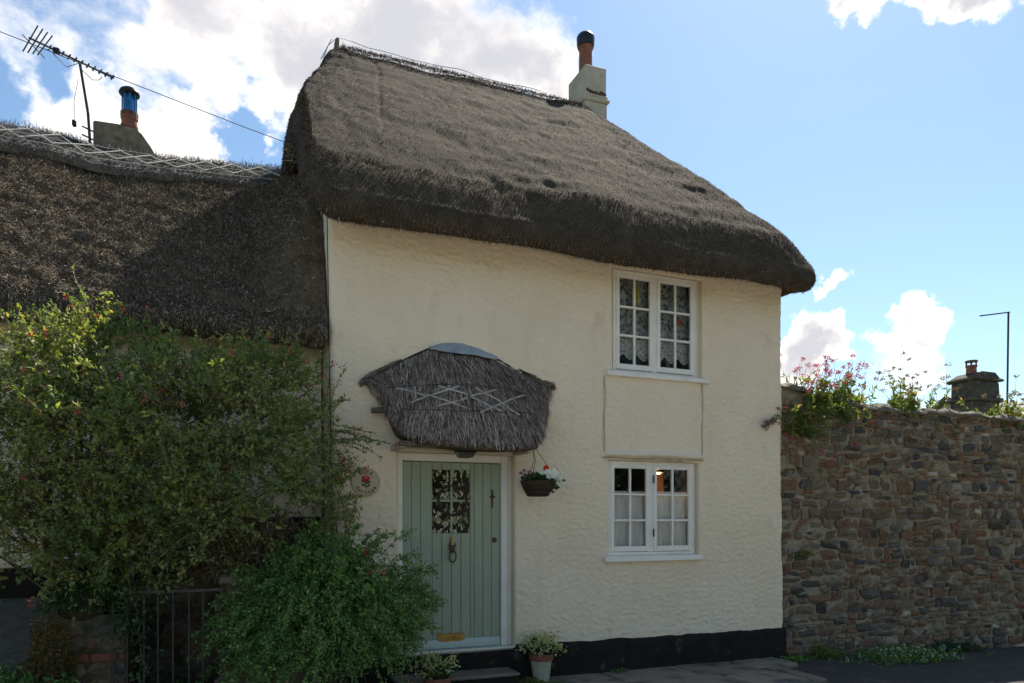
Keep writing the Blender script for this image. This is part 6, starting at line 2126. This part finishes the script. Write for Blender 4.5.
wall_plant('tall bare stalks of magenta valerian rising from the wall beside the cottage', 6.78, .30, 3.12, 9, .62, .05, 301, .7, M['pink_fl'], .05, .5)
wall_plant('bushy pink valerian spilling over the wall nearest the cottage', 6.98, .18, 3.02, 48, .50, .10, 302, .34, M['pink_fl'], .19, 1.2, 16)
wall_plant('dense magenta valerian clump on the wall top right of the bushy pink one', 7.46, .26, 3.08, 36, .52, .08, 303, .45, M['pink_fl'], .14, 1.0, 6)
wall_plant('faded valerian with buff seed heads between the magenta and the yellow green plants', 7.98, .30, 3.08, 9, .50, .10, 304, .6, M['seed'], .16, .7, 3)
wall_plant('tall yellow green plant with brown seed heads in the middle of the wall top', 8.68, .30, 3.06, 34, .62, .02, 305, .5, M['seed'], .15, 1.1, 6)
wall_plant('upright seeding stalks just left of the distant stone chimney', 9.22, .32, 3.08, 10, .60, .14, 306, .5, M['seed'], .14, .9, 3)
wall_plant('russet and yellow plant at the right end of the wall top in view', 10.85, .32, 3.05, 40, .52, -.05, 307, .35, M['seed'], .26, 1.2, 8)
wall_plant('trailing valerian hanging down the wall face beside the cottage corner', 6.62, .08, 2.75, 24, .42, .05, 308, .1, M['pink_fl'], .10, 1.0, 18)


def corner_sprig():
    rg = np.random.default_rng(77)
    t = thing('valerian_sprig', 'dry valerian flower head leaning from the stone wall across the cream cottage corner', 'flower', (6.36, .0, 2.86))
    m = MB().tube([(6.42, .08, 2.84), (6.28, -.05, 2.86), (6.16, -.08, 2.82), (6.05, -.09, 2.76)], [.006, .005, .004, .003], 5)
    m.tube([(6.26, -.05, 2.86), (6.16, -.09, 2.93)], .0025, 4)
    m.build('stem', M['twig_g'], t)
    P = np.array([(6.42, .04, 2.86), (6.34, -.02, 2.87), (6.30, -.03, 2.84), (6.24, -.06, 2.87), (6.20, -.07, 2.82), (6.16, -.07, 2.83)] * 5) + rg.normal(size=(30, 3)) * .02
    V, F = leaf_set(P, norm(rg.normal(size=(30, 3)) + [-.4, -.2, -.2]), rg.uniform(.05, .09, 30), .024, .4, rg)
    np_obj('leaves', V, F, M['leaf_val'], t, kind='stuff')
    c0, c1 = np.array([6.10, -.10, 2.80]), np.array([5.93, -.10, 2.71])
    k = 260; f = rg.random((k, 1))
    q = c0 * (1 - f) + c1 * f + rg.normal(size=(k, 3)) * .022
    V, F = leaf_set(q, norm(rg.normal(size=(k, 3)) + [-.3, -.1, -.2]), .026, .016, .3, rg)
    np_obj('seed_head', V, F, M['seed'], t, kind='stuff')
    parts = []
    for c in ((6.15, -.10, 2.94), (6.13, -.1, 2.925), (6.28, -.07, 2.95), (5.96, -.11, 2.74)):
        q = np.array(c) + rg.normal(size=(14, 3)) * .010
        parts.append(leaf_set(q, norm(rg.normal(size=(14, 3)) + [0, -.4, .2]), .018, .013, .3, rg))
    V, F = merge(parts); np_obj('blossoms', V, F, M['pink_fl'], t, kind='stuff')


corner_sprig()


def street_tree(label, x, y, h, r, seed):
    rg = np.random.default_rng(seed)
    t = thing('street_tree', label, 'tree', (x, y, -.1), 'trees across the lane')
    top = np.array([x, y, h - r])
    pts, (V, F) = limbs(np.array([x, y, -.15]), top + rand_dirs(14, rg) * r * .7, rg, .13, 8, .05, .15)
    np_obj('trunk', V, F, M['bark'], t, smooth=True)
    n = 9000
    d = rand_dirs(n, rg)
    q = top + d * r * (.55 + .45 * rg.random((n, 1))) * (1 + .35 * fbm(d[:, 0] * 2, d[:, 1] * 2, d[:, 2] * 2, seed, 3))[:, None] * [1, 1, 1.15]
    V, F = leaf_set(q, norm(d + rg.normal(size=(n, 3))), rg.uniform(.16, .32, n), .16, .5, rg)
    np_obj('crown', V, F, M['leaf_ivy'], t, kind='stuff')


street_tree('broad dark tree across the lane mirrored in the upper window', 12.5, -13.5, 9.5, 3.6, 501)
street_tree('tall dark tree across the lane mirrored in the lower window', 18.5, -12.5, 8.5, 3.3, 502)
street_tree('dark tree across the lane facing the green door', 5.5, -15.5, 8.5, 3.2, 503)
